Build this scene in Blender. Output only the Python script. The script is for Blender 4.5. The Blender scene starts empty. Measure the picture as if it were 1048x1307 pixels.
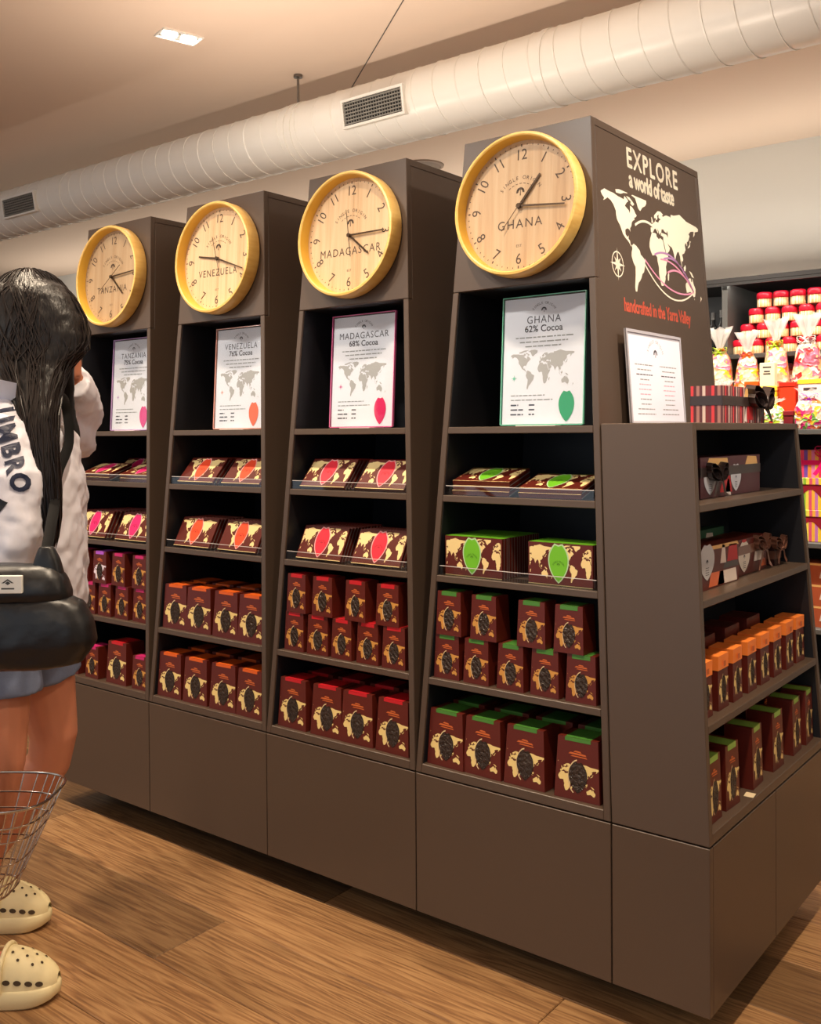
import bpy, bmesh, math, random
from mathutils import Vector, Matrix, Euler
from mathutils.geometry import tessellate_polygon
from mathutils.bvhtree import BVHTree
random.seed(7)
PI = math.pi
SC = bpy.context.scene
COL = SC.collection

# ------------------------------------------------------------------ camera
CAMP = Vector((3.13056, -1.93482, 1.29393))
FW = Vector((-0.61729776, 0.78657295, -0.01569936))
RT = Vector((0.78671969, 0.61726724, -0.00729904))
UP = Vector((-0.00394947, 0.01685667, 0.99985012))
FPX, PYX = 1251.09, 572.92
cd = bpy.data.cameras.new('camera')
cam = bpy.data.objects.new('camera', cd); COL.objects.link(cam)
m = Matrix((RT, UP, -FW)).transposed().to_4x4(); m.translation = CAMP
cam.matrix_world = m
cd.sensor_fit = 'HORIZONTAL'; cd.sensor_width = 36.0
cd.lens = 36.0 * FPX / 1048.0
cd.shift_y = -(653.5 - PYX) / 1048.0
cd.clip_start = 0.05; cd.clip_end = 100
SC.camera = cam

# ------------------------------------------------------------------ world, lamps, exposure
w = bpy.data.worlds.new('world'); SC.world = w; w.use_nodes = True
bgn = w.node_tree.nodes['Background']
bgn.inputs[0].default_value = (0.82, 0.90, 1.0, 1); bgn.inputs[1].default_value = 0.36
SC.view_settings.view_transform = 'Standard'; SC.view_settings.look = 'None'
SC.view_settings.gamma = 1; SC.view_settings.use_curve_mapping = False
SC.view_settings.exposure = 1.08
WARM = (1.0, 0.80, 0.58); SOFT = (1.0, 0.88, 0.74)
def spot(name, loc, tgt, power, angle=70, blend=0.6, size=0.05, col=WARM):
    l = bpy.data.lights.new(name, 'SPOT'); l.energy = power; l.color = col
    l.spot_size = math.radians(angle); l.spot_blend = blend; l.shadow_soft_size = size
    o = bpy.data.objects.new(name, l); COL.objects.link(o); o.location = loc
    o.rotation_euler = (Vector(tgt) - Vector(loc)).to_track_quat('-Z', 'Y').to_euler()
    return o
CEIL = 2.88
# recessed downlights over the aisles (warm, as the one in view)
for x in (-1.3, -.3, .7, 1.7, 2.7):
    spot('ceiling_downlight', (x, -.70, CEIL - .03), (x, -.62, 0), 60, 105, 1.0, .05)
for y in (.2, 1.3):
    spot('ceiling_downlight', (2.72, y, CEIL - .03), (2.72, y, 0), 56, 105, 1.0, .05)
for x in (.2, 1.3, 2.4):
    spot('ceiling_downlight', (x, 2.2, CEIL - .03), (x, 2.75, 1.0), 78, 100, .8, .05, SOFT)
# extra ceiling spots, added to brighten the clocks and the lettered tower end
for i in range(4):
    spot('added_clock_spot', (i * .54 - .25, -1.45, CEIL - .04), (i * .54 + .27, .1, 1.70), 34, 36, .9, .06, (1.0, .93, .84))
spot('added_end_spot', (3.75, .15, CEIL - .04), (2.1, .45, 1.75), 60, 44, .9, .06, (1.0, .96, .92))
# unseen pendant globes, added over the shop floor as fill light
ADDED_PENDANTS = [(-2.2, -2.9, 2.38), (.6, -3.1, 2.38), (3.4, -3.1, 2.38), (5.2, .4, 2.38)]
for q in ADDED_PENDANTS:
    l = bpy.data.lights.new('added_pendant_bulb', 'POINT'); l.energy = 12; l.color = SOFT; l.shadow_soft_size = .11
    o = bpy.data.objects.new('added_pendant_bulb', l); COL.objects.link(o); o.location = q
# unseen linear uplights added on the wall shelving to brighten ceiling and wall
for x in (-3.6, .6):
    l = bpy.data.lights.new('added_shelf_uplight', 'AREA'); l.shape = 'RECTANGLE'; l.size = 4.0; l.size_y = .06; l.energy = 7.5; l.color = SOFT
    o = bpy.data.objects.new('added_shelf_uplight', l); COL.objects.link(o); o.location = (x, 3.25, 2.13); o.rotation_euler = (PI + .25, 0, 0)
# unseen warm strips added on the tower tops to brighten the ceiling
for i in range(4):
    l = bpy.data.lights.new('added_tower_uplight', 'AREA'); l.shape = 'RECTANGLE'; l.size = .24; l.size_y = .05; l.energy = 2.2; l.color = (1.0, .82, .66)
    o = bpy.data.objects.new('added_tower_uplight', l); COL.objects.link(o); o.location = (i * .54 + .27, .42, 2.042); o.rotation_euler = (PI, 0, 0)

# ------------------------------------------------------------------ helpers
def lin(c):
    return tuple((v / 12.92 if v <= .04045 else ((v + .055) / 1.055) ** 2.4) for v in c)
def rgb(r, g, b): return lin((r / 255, g / 255, b / 255))
MATS = {}
def mat(name, col, rough=.5, metal=0., spec=.5, bump=0., bscale=60., emit=0., coat=0., var=0., trans=0., alpha=1., bstretch=(1, 1, 1)):
    if name in MATS: return MATS[name]
    M = bpy.data.materials.new(name); M.use_nodes = True; nt = M.node_tree; b = nt.nodes['Principled BSDF']
    b.inputs['Base Color'].default_value = (*col, 1); b.inputs['Roughness'].default_value = rough
    b.inputs['Metallic'].default_value = metal; b.inputs['Specular IOR Level'].default_value = spec
    b.inputs['Coat Weight'].default_value = coat; b.inputs['Transmission Weight'].default_value = trans
    b.inputs['Alpha'].default_value = alpha
    if emit: b.inputs['Emission Color'].default_value = (*col, 1); b.inputs['Emission Strength'].default_value = emit
    if bump or var:
        tc = nt.nodes.new('ShaderNodeTexCoord'); mp = nt.nodes.new('ShaderNodeMapping'); mp.inputs['Scale'].default_value = bstretch
        n = nt.nodes.new('ShaderNodeTexNoise'); n.inputs['Scale'].default_value = bscale; n.inputs['Detail'].default_value = 4
        nt.links.new(tc.outputs['Object'], mp.inputs[0]); nt.links.new(mp.outputs[0], n.inputs['Vector'])
        if bump:
            bp = nt.nodes.new('ShaderNodeBump'); bp.inputs['Strength'].default_value = bump; bp.inputs['Distance'].default_value = .01
            nt.links.new(n.outputs[0], bp.inputs['Height']); nt.links.new(bp.outputs[0], b.inputs['Normal'])
        if var:
            r = nt.nodes.new('ShaderNodeMixRGB'); r.blend_type = 'MIX'
            r.inputs[1].default_value = (*[max(0, c * (1 - var)) for c in col], 1); r.inputs[2].default_value = (*[min(1, c * (1 + var)) for c in col], 1)
            nt.links.new(n.outputs[0], r.inputs[0]); nt.links.new(r.outputs[0], b.inputs['Base Color'])
    MATS[name] = M; return M
def clear_mat(name, tint=(1, 1, 1), gloss=.12, rough=.03):
    M = bpy.data.materials.new(name); M.use_nodes = True; nt = M.node_tree; nt.nodes.remove(nt.nodes['Principled BSDF'])
    out = nt.nodes['Material Output']; t = nt.nodes.new('ShaderNodeBsdfTransparent'); g = nt.nodes.new('ShaderNodeBsdfGlossy')
    t.inputs[0].default_value = (*tint, 1); g.inputs['Roughness'].default_value = rough
    fr = nt.nodes.new('ShaderNodeLayerWeight'); fr.inputs[0].default_value = .5
    pw = nt.nodes.new('ShaderNodeMath'); pw.operation = 'POWER'; pw.inputs[1].default_value = 5
    mu = nt.nodes.new('ShaderNodeMath'); mu.operation = 'MULTIPLY_ADD'; mu.inputs[1].default_value = .9; mu.inputs[2].default_value = .03 + gloss * .1
    nt.links.new(fr.outputs['Facing'], pw.inputs[0])
    mx = nt.nodes.new('ShaderNodeMixShader')
    nt.links.new(pw.outputs[0], mu.inputs[0]); nt.links.new(mu.outputs[0], mx.inputs[0])
    nt.links.new(t.outputs[0], mx.inputs[1]); nt.links.new(g.outputs[0], mx.inputs[2]); nt.links.new(mx.outputs[0], out.inputs[0])
    MATS[name] = M; return M

class MB:
    """collects faces with material slots; build() links them as ONE mesh object"""
    def __init__(s): s.v = []; s.f = []; s.mi = []
    def add(s, vs, fs, mi=0):
        o = len(s.v); s.v += [tuple(v) for v in vs]; s.f += [tuple(i + o for i in f) for f in fs]; s.mi += [mi] * len(fs); return s
    def hexa(s, p, mi=0):     # p: bottom 4 ccw then top 4 ccw
        return s.add(p, [(3, 2, 1, 0), (4, 5, 6, 7), (0, 1, 5, 4), (1, 2, 6, 5), (2, 3, 7, 6), (3, 0, 4, 7)], mi)
    def box(s, x0, x1, y0, y1, z0, z1, mi=0):
        return s.hexa([(x0, y0, z0), (x1, y0, z0), (x1, y1, z0), (x0, y1, z0), (x0, y0, z1), (x1, y0, z1), (x1, y1, z1), (x0, y1, z1)], mi)
    def poly(s, pts, mi=0):   # flat polygon, any outline
        tris = tessellate_polygon([[Vector(p) for p in pts]]); return s.add(pts, tris, mi)
    def tube(s, path, rad, n=8, mi=0, closed=False, caps=True):
        P = [Vector(p) for p in path]; k = len(P); rr = rad if isinstance(rad, (list, tuple)) else [rad] * k
        prev = None; rings = []
        for i, p in enumerate(P):
            if closed: t = P[(i + 1) % k] - P[i - 1]
            else: t = P[min(i + 1, k - 1)] - P[max(i - 1, 0)]
            if t.length < 1e-9: t = Vector((0, 0, 1))
            t.normalize()
            if prev is None: a = t.orthogonal().normalized()
            else:
                a = prev - t * prev.dot(t); a = a.normalized() if a.length > 1e-6 else t.orthogonal().normalized()
            prev = a; b = t.cross(a); r = rr[i]
            rx, ry = r if isinstance(r, (list, tuple)) else (r, r)
            rings.append([p + a * (rx * math.cos(2 * PI * j / n)) + b * (ry * math.sin(2 * PI * j / n)) for j in range(n)])
        vs = [v for r in rings for v in r]; fs = []
        for i in range(k if closed else k - 1):
            i2 = (i + 1) % k
            for j in range(n): fs.append((i * n + j, i * n + (j + 1) % n, i2 * n + (j + 1) % n, i2 * n + j))
        if caps and not closed: fs.append(tuple(range(n - 1, -1, -1))); fs.append(tuple((k - 1) * n + j for j in range(n)))
        return s.add(vs, fs, mi)
    def lathe(s, prof, n=48, mi=0, axis='z', closed=False):   # prof: (r, h[, mat])
        k = len(prof); vs = []
        for r, h in [(p[0], p[1]) for p in prof]:
            for j in range(n):
                a = 2 * PI * j / n; c, q = r * math.cos(a), r * math.sin(a)
                vs.append((c, q, h) if axis == 'z' else (c, h, q))
        o = len(s.v); s.v += vs
        for i in range(k if closed else k - 1):
            i2 = (i + 1) % k
            for j in range(n):
                f = (i * n + j, i * n + (j + 1) % n, i2 * n + (j + 1) % n, i2 * n + j)
                s.f.append(tuple(o + x for x in f)); s.mi.append(prof[i][2] if len(prof[i]) > 2 else mi)
        return s
    def loft(s, rings, mi=0, caps=True):
        n = len(rings[0]); k = len(rings); vs = [v for r in rings for v in r]; fs = []
        for i in range(k - 1):
            for j in range(n): fs.append((i * n + j, i * n + (j + 1) % n, (i + 1) * n + (j + 1) % n, (i + 1) * n + j))
        if caps: fs.append(tuple(range(n - 1, -1, -1))); fs.append(tuple((k - 1) * n + j for j in range(n)))
        return s.add(vs, fs, mi)
    def xform(s, M): s.v = [tuple(M @ Vector(v)) for v in s.v]; return s
    def mesh(s, name, mats, smooth=False, bevel=0, fixn=True):
        me = bpy.data.meshes.new(name); me.from_pydata(s.v, [], s.f)
        me.polygons.foreach_set('material_index', s.mi)
        for mm in (mats if isinstance(mats, (list, tuple)) else [mats]): me.materials.append(mm)
        if bevel or fixn:
            bm = bmesh.new(); bm.from_mesh(me)
            if fixn: bmesh.ops.recalc_face_normals(bm, faces=bm.faces)
            if bevel: bmesh.ops.bevel(bm, geom=bm.edges[:], offset=bevel, segments=1, affect='EDGES', clamp_overlap=True)
            bm.to_mesh(me); bm.free()
        if smooth: me.shade_smooth() if hasattr(me, 'shade_smooth') else None
        me.update(); return me
    def build(s, name, mats, parent=None, smooth=False, bevel=0, fixn=True, loc=None, rot=None):
        return link(name, s.mesh(name, mats, smooth, bevel, fixn), parent, loc, rot)
def link(name, data, parent=None, loc=None, rot=None):
    o = bpy.data.objects.new(name, data); COL.objects.link(o)
    if parent is not None: o.parent = parent
    if loc is not None: o.location = loc
    if rot is not None: o.rotation_euler = rot
    return o
def tag(o, label=None, cat=None, group=None, kind=None):
    if label: o['label'] = label
    if cat: o['category'] = cat
    if group: o['group'] = group
    if kind: o['kind'] = kind
    return o
def thing(name, label, cat, loc=(0, 0, 0), rot=(0, 0, 0), group=None):
    return tag(link(name, None, None, loc, rot), label, cat, group)
def smooth_by_angle(o, ang=40):
    me = o.data; me.shade_smooth()
    me.set_sharp_from_angle(angle=math.radians(ang)) if hasattr(me, 'set_sharp_from_angle') else None
    return o
_tc = {}
def text_geo(s, size=1., align='CENTER', spacing=1.):
    """vertices (x right, y up) and faces of a line of lettering"""
    key = (s, size, align, spacing)
    if key in _tc: return _tc[key]
    c = bpy.data.curves.new('lettering', 'FONT'); c.body = s; c.size = size; c.align_x = align; c.space_character = spacing; c.resolution_u = 3
    o = bpy.data.objects.new('lettering', c); me = bpy.data.meshes.new_from_object(o)
    vs = [(v.co.x, v.co.y) for v in me.vertices]; fs = [tuple(p.vertices) for p in me.polygons]
    bpy.data.objects.remove(o); bpy.data.curves.remove(c); bpy.data.meshes.remove(me)
    _tc[key] = (vs, fs); return _tc[key]
def put_text(mb, s, size, fn, mi=0, align='CENTER', spacing=1., wide=1., cx=0, cy=0, rot=0, bold=0):
    """fn maps a flat (x, y) to a 3-D point"""
    vs, fs = text_geo(s, size, align, spacing); ca, sa = math.cos(rot), math.sin(rot)
    offs = [(0, 0)] if not bold else [(-bold, 0), (bold, 0), (0, bold), (0, -bold)]
    for k, (dx, dy) in enumerate(offs):
        pts = []
        for x, y in vs:
            x = x * wide + dx; y = y + dy; pts.append(fn(cx + x * ca - y * sa, cy + x * sa + y * ca))
        mb.add(pts, fs, mi)
def arc_text(mb, s, size, r, cx, cy, a0, a1, fn, mi=0):
    n = len(s)
    for i, ch in enumerate(s):
        if ch == ' ': continue
        a = a0 + (a1 - a0) * i / (n - 1)
        put_text(mb, ch, size, fn, mi, cx=cx + r * math.cos(a), cy=cy + r * math.sin(a), rot=a - PI / 2)

# ------------------------------------------------------------------ world map outlines (lon, lat)
MAP = {
 'na': [(-168,66),(-156,71),(-141,70),(-128,70),(-115,68),(-108,68),(-96,67),(-94,72),(-85,69),(-82,67),(-88,64),(-94,59),(-88,57),(-82,55),(-79,51),(-77,56),(-77,62),(-70,61),(-64,58),(-60,54),(-56,52),(-60,49),(-65,48),(-64,45),(-70,43),(-74,40),(-76,35),(-81,31),(-80,26),(-83,29),(-90,30),(-97,27),(-97,21),(-91,18),(-87,21),(-88,16),(-83,14),(-83,10),(-78,8),(-81,7),(-86,11),(-92,14),(-98,16),(-105,20),(-109,25),(-114,31),(-117,33),(-122,37),(-124,42),(-124,48),(-131,55),(-138,59),(-148,61),(-154,58),(-162,55),(-158,59),(-165,62)],
 'arctic': [(-120,72),(-105,73),(-95,76),(-85,77),(-75,80),(-65,82),(-90,82),(-110,78),(-122,76)],
 'baffin': [(-88,73),(-78,73),(-68,69),(-62,66),(-68,63),(-75,65),(-73,68),(-82,70)],
 'greenland': [(-55,82),(-35,83),(-20,80),(-20,74),(-24,70),(-35,66),(-43,60),(-50,63),(-53,68),(-58,75),(-70,77)],
 'sa': [(-78,8),(-72,12),(-63,10),(-52,5),(-50,0),(-44,-2),(-35,-6),(-37,-12),(-39,-18),(-42,-23),(-48,-26),(-52,-32),(-57,-36),(-62,-39),(-65,-43),(-67,-47),(-69,-52),(-74,-52),(-75,-46),(-73,-38),(-71,-30),(-70,-19),(-76,-14),(-81,-6),(-80,0),(-77,4)],
 'africa': [(-17,15),(-16,21),(-13,27),(-9,32),(-6,36),(3,37),(10,37),(11,33),(19,30),(23,33),(32,31),(35,27),(37,21),(43,12),(51,12),(48,6),(42,-2),(39,-6),(40,-15),(35,-20),(35,-24),(32,-28),(27,-34),(19,-35),(15,-27),(12,-18),(13,-10),(9,-1),(9,4),(4,6),(-4,5),(-8,4),(-13,9)],
 'madag': [(44,-17),(49,-13),(50,-16),(47,-25),(44,-24)],
 'europe': [(-9,43),(-9,37),(-5,36),(-1,38),(3,42),(8,44),(12,42),(16,38),(18,40),(13,45),(19,42),(22,37),(25,40),(29,41),(31,46),(38,47),(40,45),(48,43),(52,47),(60,52),(62,60),(65,69),(52,69),(44,67),(40,65),(34,66),(40,68),(30,71),(20,70),(13,66),(6,62),(6,58),(11,59),(14,56),(18,60),(17,63),(23,66),(22,61),(30,60),(23,57),(20,54),(10,54),(9,57),(7,53),(2,51),(-4,48),(-1,44)],
 'asia': [(62,60),(60,52),(52,47),(54,42),(53,37),(48,41),(40,41),(29,41),(27,37),(36,36),(35,31),(38,26),(43,15),(45,13),(55,18),(59,23),(54,26),(50,29),(57,26.5),(66,25),(70,21),(73,16),(77,8),(80,14),(87,21),(92,22),(97,16),(98,10),(103,2),(104,2),(101,12),(106,9),(109,13),(106,20),(115,23),(121,29),(119,35),(122,39),(126,38),(127,35),(129,37),(128,41),(135,44),(141,52),(137,54),(145,59),(156,61),(160,61),(156,52),(163,57),(164,61),(178,64),(179,68),(170,70),(150,71),(130,72),(113,76),(104,78),(90,75),(80,73),(70,73),(68,68),(65,69)],
 'uk': [(-5,50),(1,51),(0,54),(-3,58),(-5,58),(-4,54)],
 'japan': [(130,32),(136,34),(140,36),(142,42),(145,44),(141,45),(139,39),(133,35)],
 'sumatra': [(95,5),(104,-2),(105,-6),(100,0)], 'borneo': [(109,1),(117,6),(118,1),(115,-4),(110,-3)],
 'guinea': [(131,-1),(141,-3),(150,-10),(141,-9),(136,-5)], 'java': [(105,-6),(115,-8),(114,-9),(106,-7)],
 'australia': [(114,-22),(122,-18),(126,-14),(131,-12),(136,-12),(136,-16),(140,-17),(142,-11),(146,-19),(153,-26),(152,-32),(149,-38),(143,-39),(138,-35),(131,-32),(123,-34),(116,-35),(113,-26)],
 'tas': [(145,-41),(148,-41),(147,-43.5)], 'nz': [(173,-35),(178,-38),(175,-41),(167,-46),(171,-43),(173,-40)],
}
def clip(poly, axis, val, keep_less):
    out = []; n = len(poly)
    for i in range(n):
        a, b = poly[i], poly[(i + 1) % n]
        ia = (a[axis] <= val) == keep_less or a[axis] == val; ib = (b[axis] <= val) == keep_less or b[axis] == val
        if ia: out.append(a)
        if ia != ib:
            t = (val - a[axis]) / (b[axis] - a[axis]); out.append((a[0] + (b[0] - a[0]) * t, a[1] + (b[1] - a[1]) * t))
    return out
def map_polys(l0, l1, b0, b1, skip=()):
    """continents inside a lon/lat window as unit-square polygons"""
    out = []
    for k, P in MAP.items():
        if k in skip: continue
        for sh in (-360, 0, 360):
            Q = [(x + sh, y) for x, y in P]
            for ax, v, less in ((0, l0, False), (0, l1, True), (1, b0, False), (1, b1, True)):
                if Q: Q = clip(Q, ax, v, less)
            if len(Q) >= 3: out.append([((x - l0) / (l1 - l0), (y - b0) / (b1 - b0)) for x, y in Q])
    return out
def pod_outline(n=16):
    """cocoa pod: pointed foot at 0, blunt crown at 1; unit height, width about .54"""
    R = [(0, 0)]
    for i in range(1, n + 1):
        t = i / n; R.append((.27 * min(1, math.sin(PI * min(.5, .5 * (t / .58) ** .82))) if t < .58 else .27 * (1 - .62 * ((t - .58) / .42) ** 2.2), t))
    return R + [(0, .965)] + [(-x, y) for x, y in reversed(R[1:])]
POD = pod_outline(16)

# ------------------------------------------------------------------ island dimensions (metres)
W, ZB, ZT, ZH, ZC = .54, .09, .44352, 2.02014, 1.64628
TX, TY, D, E_, ZE, EX = .09243, .10008, .83079, .22059, 1.31283, .05607
X1 = 4 * W + E_
SHELF_Z = (1.309, 1.139, .939, .6825, .466); SHT = .0165
def hh(z): return (z - ZT) / (ZH - ZT)
def yf(z, o=0): return TY * hh(z) + o
def yb(z, o=0): return D - TY * hh(z) - o
def xl(i, z, o=0): return i * W + TX * hh(z) + o
def xr(i, z, o=0): return (i + 1) * W - TX * hh(z) - o
def xe(z, o=0): return X1 - EX * (z - ZT) / (ZE - ZT) - o

# ------------------------------------------------------------------ main materials
def laminate(name, col, rough=.42):
    return mat(name, col, rough, spec=.5, bump=.015, bscale=900)
LAM = laminate('brown grey laminate', rgb(82, 67, 56), .36)
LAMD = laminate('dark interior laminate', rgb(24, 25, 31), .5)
KICK = mat('black kickboard', rgb(12, 12, 14), .6)
GAP = mat('carcass black', rgb(14, 12, 11), .7)

def wood_mat(name, c1, c2, c3, stretch=(.9, 16, 16), rough=.45, rand=True, knots=True, ring=7.0):
    M = bpy.data.materials.new(name); M.use_nodes = True; nt = M.node_tree; b = nt.nodes['Principled BSDF']; L = nt.links.new
    tc = nt.nodes.new('ShaderNodeTexCoord'); mp = nt.nodes.new('ShaderNodeMapping'); mp.inputs['Scale'].default_value = stretch
    oi = nt.nodes.new('ShaderNodeObjectInfo'); ad = nt.nodes.new('ShaderNodeVectorMath'); ad.operation = 'ADD'
    sc = nt.nodes.new('ShaderNodeVectorMath'); sc.operation = 'SCALE'; sc.inputs[0].default_value = (17, 9, 5)
    L(oi.outputs['Random'], sc.inputs['Scale']); L(tc.outputs['Object'], ad.inputs[0])
    if rand: L(sc.outputs[0], ad.inputs[1])
    L(ad.outputs[0], mp.inputs[0])
    n1 = nt.nodes.new('ShaderNodeTexNoise'); n1.inputs['Scale'].default_value = 1.0; n1.inputs['Detail'].default_value = 3; n1.inputs['Distortion'].default_value = .4
    L(mp.outputs[0], n1.inputs['Vector'])
    ml = nt.nodes.new('ShaderNodeMath'); ml.operation = 'MULTIPLY'; ml.inputs[1].default_value = ring; L(n1.outputs[0], ml.inputs[0])
    fr = nt.nodes.new('ShaderNodeMath'); fr.operation = 'PINGPONG'; fr.inputs[1].default_value = .5; L(ml.outputs[0], fr.inputs[0])
    n2 = nt.nodes.new('ShaderNodeTexNoise'); n2.inputs['Scale'].default_value = 5; n2.inputs['Detail'].default_value = 10; n2.inputs['Roughness'].default_value = .65; L(mp.outputs[0], n2.inputs['Vector'])
    mx = nt.nodes.new('ShaderNodeMath'); mx.operation = 'MULTIPLY_ADD'; mx.inputs[1].default_value = .9; L(fr.outputs[0], mx.inputs[0])
    m3 = nt.nodes.new('ShaderNodeMath'); m3.operation = 'MULTIPLY'; m3.inputs[1].default_value = .75; L(n2.outputs[0], m3.inputs[0]); L(m3.outputs[0], mx.inputs[2])
    cr = nt.nodes.new('ShaderNodeValToRGB'); e = cr.color_ramp.elements
    e[0].position = .22; e[0].color = (*c3, 1); e[1].position = .85; e[1].color = (*c1, 1); q = e.new(.5); q.color = (*c2, 1)
    L(mx.outputs[0], cr.inputs[0]); last = cr.outputs[0]
    if rand:
        hs = nt.nodes.new('ShaderNodeHueSaturation'); mr = nt.nodes.new('ShaderNodeMapRange'); mr.inputs[3].default_value = .48; mr.inputs[4].default_value = 1.1
        L(oi.outputs['Random'], mr.inputs[0]); L(mr.outputs[0], hs.inputs['Value']); L(last, hs.inputs['Color']); last = hs.outputs[0]
    if knots:
        vo = nt.nodes.new('ShaderNodeTexVoronoi'); vo.inputs['Scale'].default_value = 1.0; mp2 = nt.nodes.new('ShaderNodeMapping'); mp2.inputs['Scale'].default_value = (1.9, 4.6, 4)
        L(ad.outputs[0], mp2.inputs[0]); L(mp2.outputs[0], vo.inputs['Vector'])
        kr = nt.nodes.new('ShaderNodeValToRGB'); kr.color_ramp.elements[0].position = .04; kr.color_ramp.elements[0].color = (.30, .25, .22, 1); kr.color_ramp.elements[1].position = .26; kr.color_ramp.elements[1].color = (1, 1, 1, 1)
        L(vo.outputs['Distance'], kr.inputs[0]); mm = nt.nodes.new('ShaderNodeMixRGB'); mm.blend_type = 'MULTIPLY'; mm.inputs[0].default_value = .8
        L(last, mm.inputs[1]); L(kr.outputs[0], mm.inputs[2]); last = mm.outputs[0]
    L(last, b.inputs['Base Color']); b.inputs['Roughness'].default_value = rough
    bp = nt.nodes.new('ShaderNodeBump'); bp.inputs['Strength'].default_value = .12; bp.inputs['Distance'].default_value = .004
    L(mx.outputs[0], bp.inputs['Height']); L(bp.outputs[0], b.inputs['Normal'])
    MATS[name] = M; return M
OAK = wood_mat('rustic oak', rgb(176, 136, 92), rgb(148, 108, 70), rgb(106, 74, 50), (1.3, 26, 26), ring=8.0)
DIALW = wood_mat('pale dial wood', rgb(228, 194, 152), rgb(216, 178, 134), rgb(192, 152, 108), (26, 26, 1.1), .45, True, False, 3.0)
RIMW = wood_mat('bentwood rim', rgb(238, 196, 112), rgb(230, 184, 98), rgb(216, 166, 82), (4, 4, 30), .38, False, False, 3.0)

# ------------------------------------------------------------------ the room
PLW, PLL = .233, 1.9
fl = MB().box(-8, 7, -6, 3.6, -.06, -.012).build('floor', mat('subfloor brown', rgb(120, 82, 50), .6, var=.3, bscale=4)); tag(fl, kind='structure')
pm = MB(); c_ = .0022; hw, hl = PLW / 2 - .0008, PLL / 2 - .0008
pm.hexa([(-hl, -hw, -.012), (hl, -hw, -.012), (hl, hw, -.012), (-hl, hw, -.012), (-hl, -hw, -c_), (hl, -hw, -c_), (hl, hw, -c_), (-hl, hw, -c_)])
pm.hexa([(-hl, -hw, -c_), (hl, -hw, -c_), (hl, hw, -c_), (-hl, hw, -c_), (-hl + c_, -hw + c_, 0), (hl - c_, -hw + c_, 0), (hl - c_, hw - c_, 0), (-hl + c_, hw - c_, 0)])
plank_me = pm.mesh('plank', OAK)
PLY = -.207
rows = range(-8, 17)
for r in rows:
    y = PLY + (r + .5) * PLW
    if y > 3.55: continue
    off = random.uniform(0, PLL)
    x = -3.6 - off
    while x < 5.2:
        o = link('plank', plank_me, fl, (x + PLL / 2, y, 0)); x += PLL
PLASTER = mat('warm white plaster', rgb(228, 208, 190), .9, bump=.02, bscale=200)
tag(MB().box(-8, 7, -6, 3.75, CEIL, CEIL + .1).build('ceiling', PLASTER), kind='structure')
tag(MB().box(-8, 7, 3.6, 3.75, -.06, CEIL).build('wall_back', mat('white wall paint', rgb(228, 230, 226), .85, bump=.02, bscale=220)), kind='structure')
tag(MB().box(-8.15, -8, -6, 3.75, -.06, CEIL + .1).build('wall_left', MATS['white wall paint']), kind='structure')
tag(MB().box(7, 7.15, -6, 3.75, -.06, CEIL + .1).build('wall_right', MATS['white wall paint']), kind='structure')
jt = MB()
a, b = Vector((.8898, .8981, CEIL - .001)), Vector((-.05, 1.6, CEIL - .001)); d = (b - a).normalized(); a = a - d * .8; b = b + d * .4; n = Vector((-d.y, d.x, 0)) * .0022
jt.hexa([a + n, a - n, b - n, b + n, a + n + Vector((0, 0, .004)), a - n + Vector((0, 0, .004)), b - n + Vector((0, 0, .004)), b + n + Vector((0, 0, .004))])
tag(jt.build('trim_1', mat('ceiling joint grey', rgb(90, 84, 80), .8)), kind='structure')

for k, q in enumerate(ADDED_PENDANTS):  # fittings made to go with the added bulbs, out of view
    pd_ = thing('added_pendant_lamp', 'clear globe pendant lamp added as unseen fill light over the open floor', 'pendant lamp', q, group='added globe pendants')
    g0 = MB(); g0.lathe([(.13 * math.sin(PI * j / 16) + .0004, -.13 * math.cos(PI * j / 16)) for j in range(1, 16)], 32); gg = g0.build('globe', clear_mat('added pendant glass %d' % k, (1, 1, 1), .1), pd_); gg.data.shade_smooth()
    MB().tube([(0, 0, .128), (0, 0, CEIL - q[2])], .004, 8).build('cord', mat('black cord', rgb(20, 20, 20), .6), pd_)
    MB().tube([(0, 0, .12), (0, 0, .17)], .024, 16).build('cap', mat('brass cap', rgb(180, 140, 80), .3, metal=.9), pd_)
# air duct along the island
DUY, DUZ, DUR = 1.2, 2.612, .134
WHITEM = mat('white painted duct steel', rgb(232, 230, 222), .32, spec=.5)
duct = thing('air_duct', 'long white round spiral air duct hanging under the ceiling', 'air duct', (0, DUY, DUZ))
t = MB(); t.tube([(x, 0, 0) for x in (-6, -3, 0, 3, 6)], DUR, 48); smooth_by_angle(t.build('pipe', WHITEM, duct))
t = MB(); n = 1900; path = []
for i in range(n + 1):
    x = -4.6 + 9.0 * i / n; a = x / .105 * 2 * PI
    path.append((x, (DUR + .0005) * math.cos(a), (DUR + .0005) * math.sin(a)))
t.tube(path, .0034, 4); smooth_by_angle(t.build('spiral_seam', WHITEM, duct), 60)
for x in (-2.35, -1.62, .08, .12, 1.35):
    t = MB(); t.lathe([(DUR - .004, -.012), (DUR + .004, -.012), (DUR + .004, .012), (DUR - .004, .012)], 48, closed=True)
    t.xform(Matrix.Translation((x, 0, 0)) @ Matrix.Rotation(PI / 2, 4, 'Y')); smooth_by_angle(t.build('collar', WHITEM, duct), 30)
GRILLE = mat('grey grille metal', rgb(140, 138, 130), .45, metal=.3)
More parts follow.
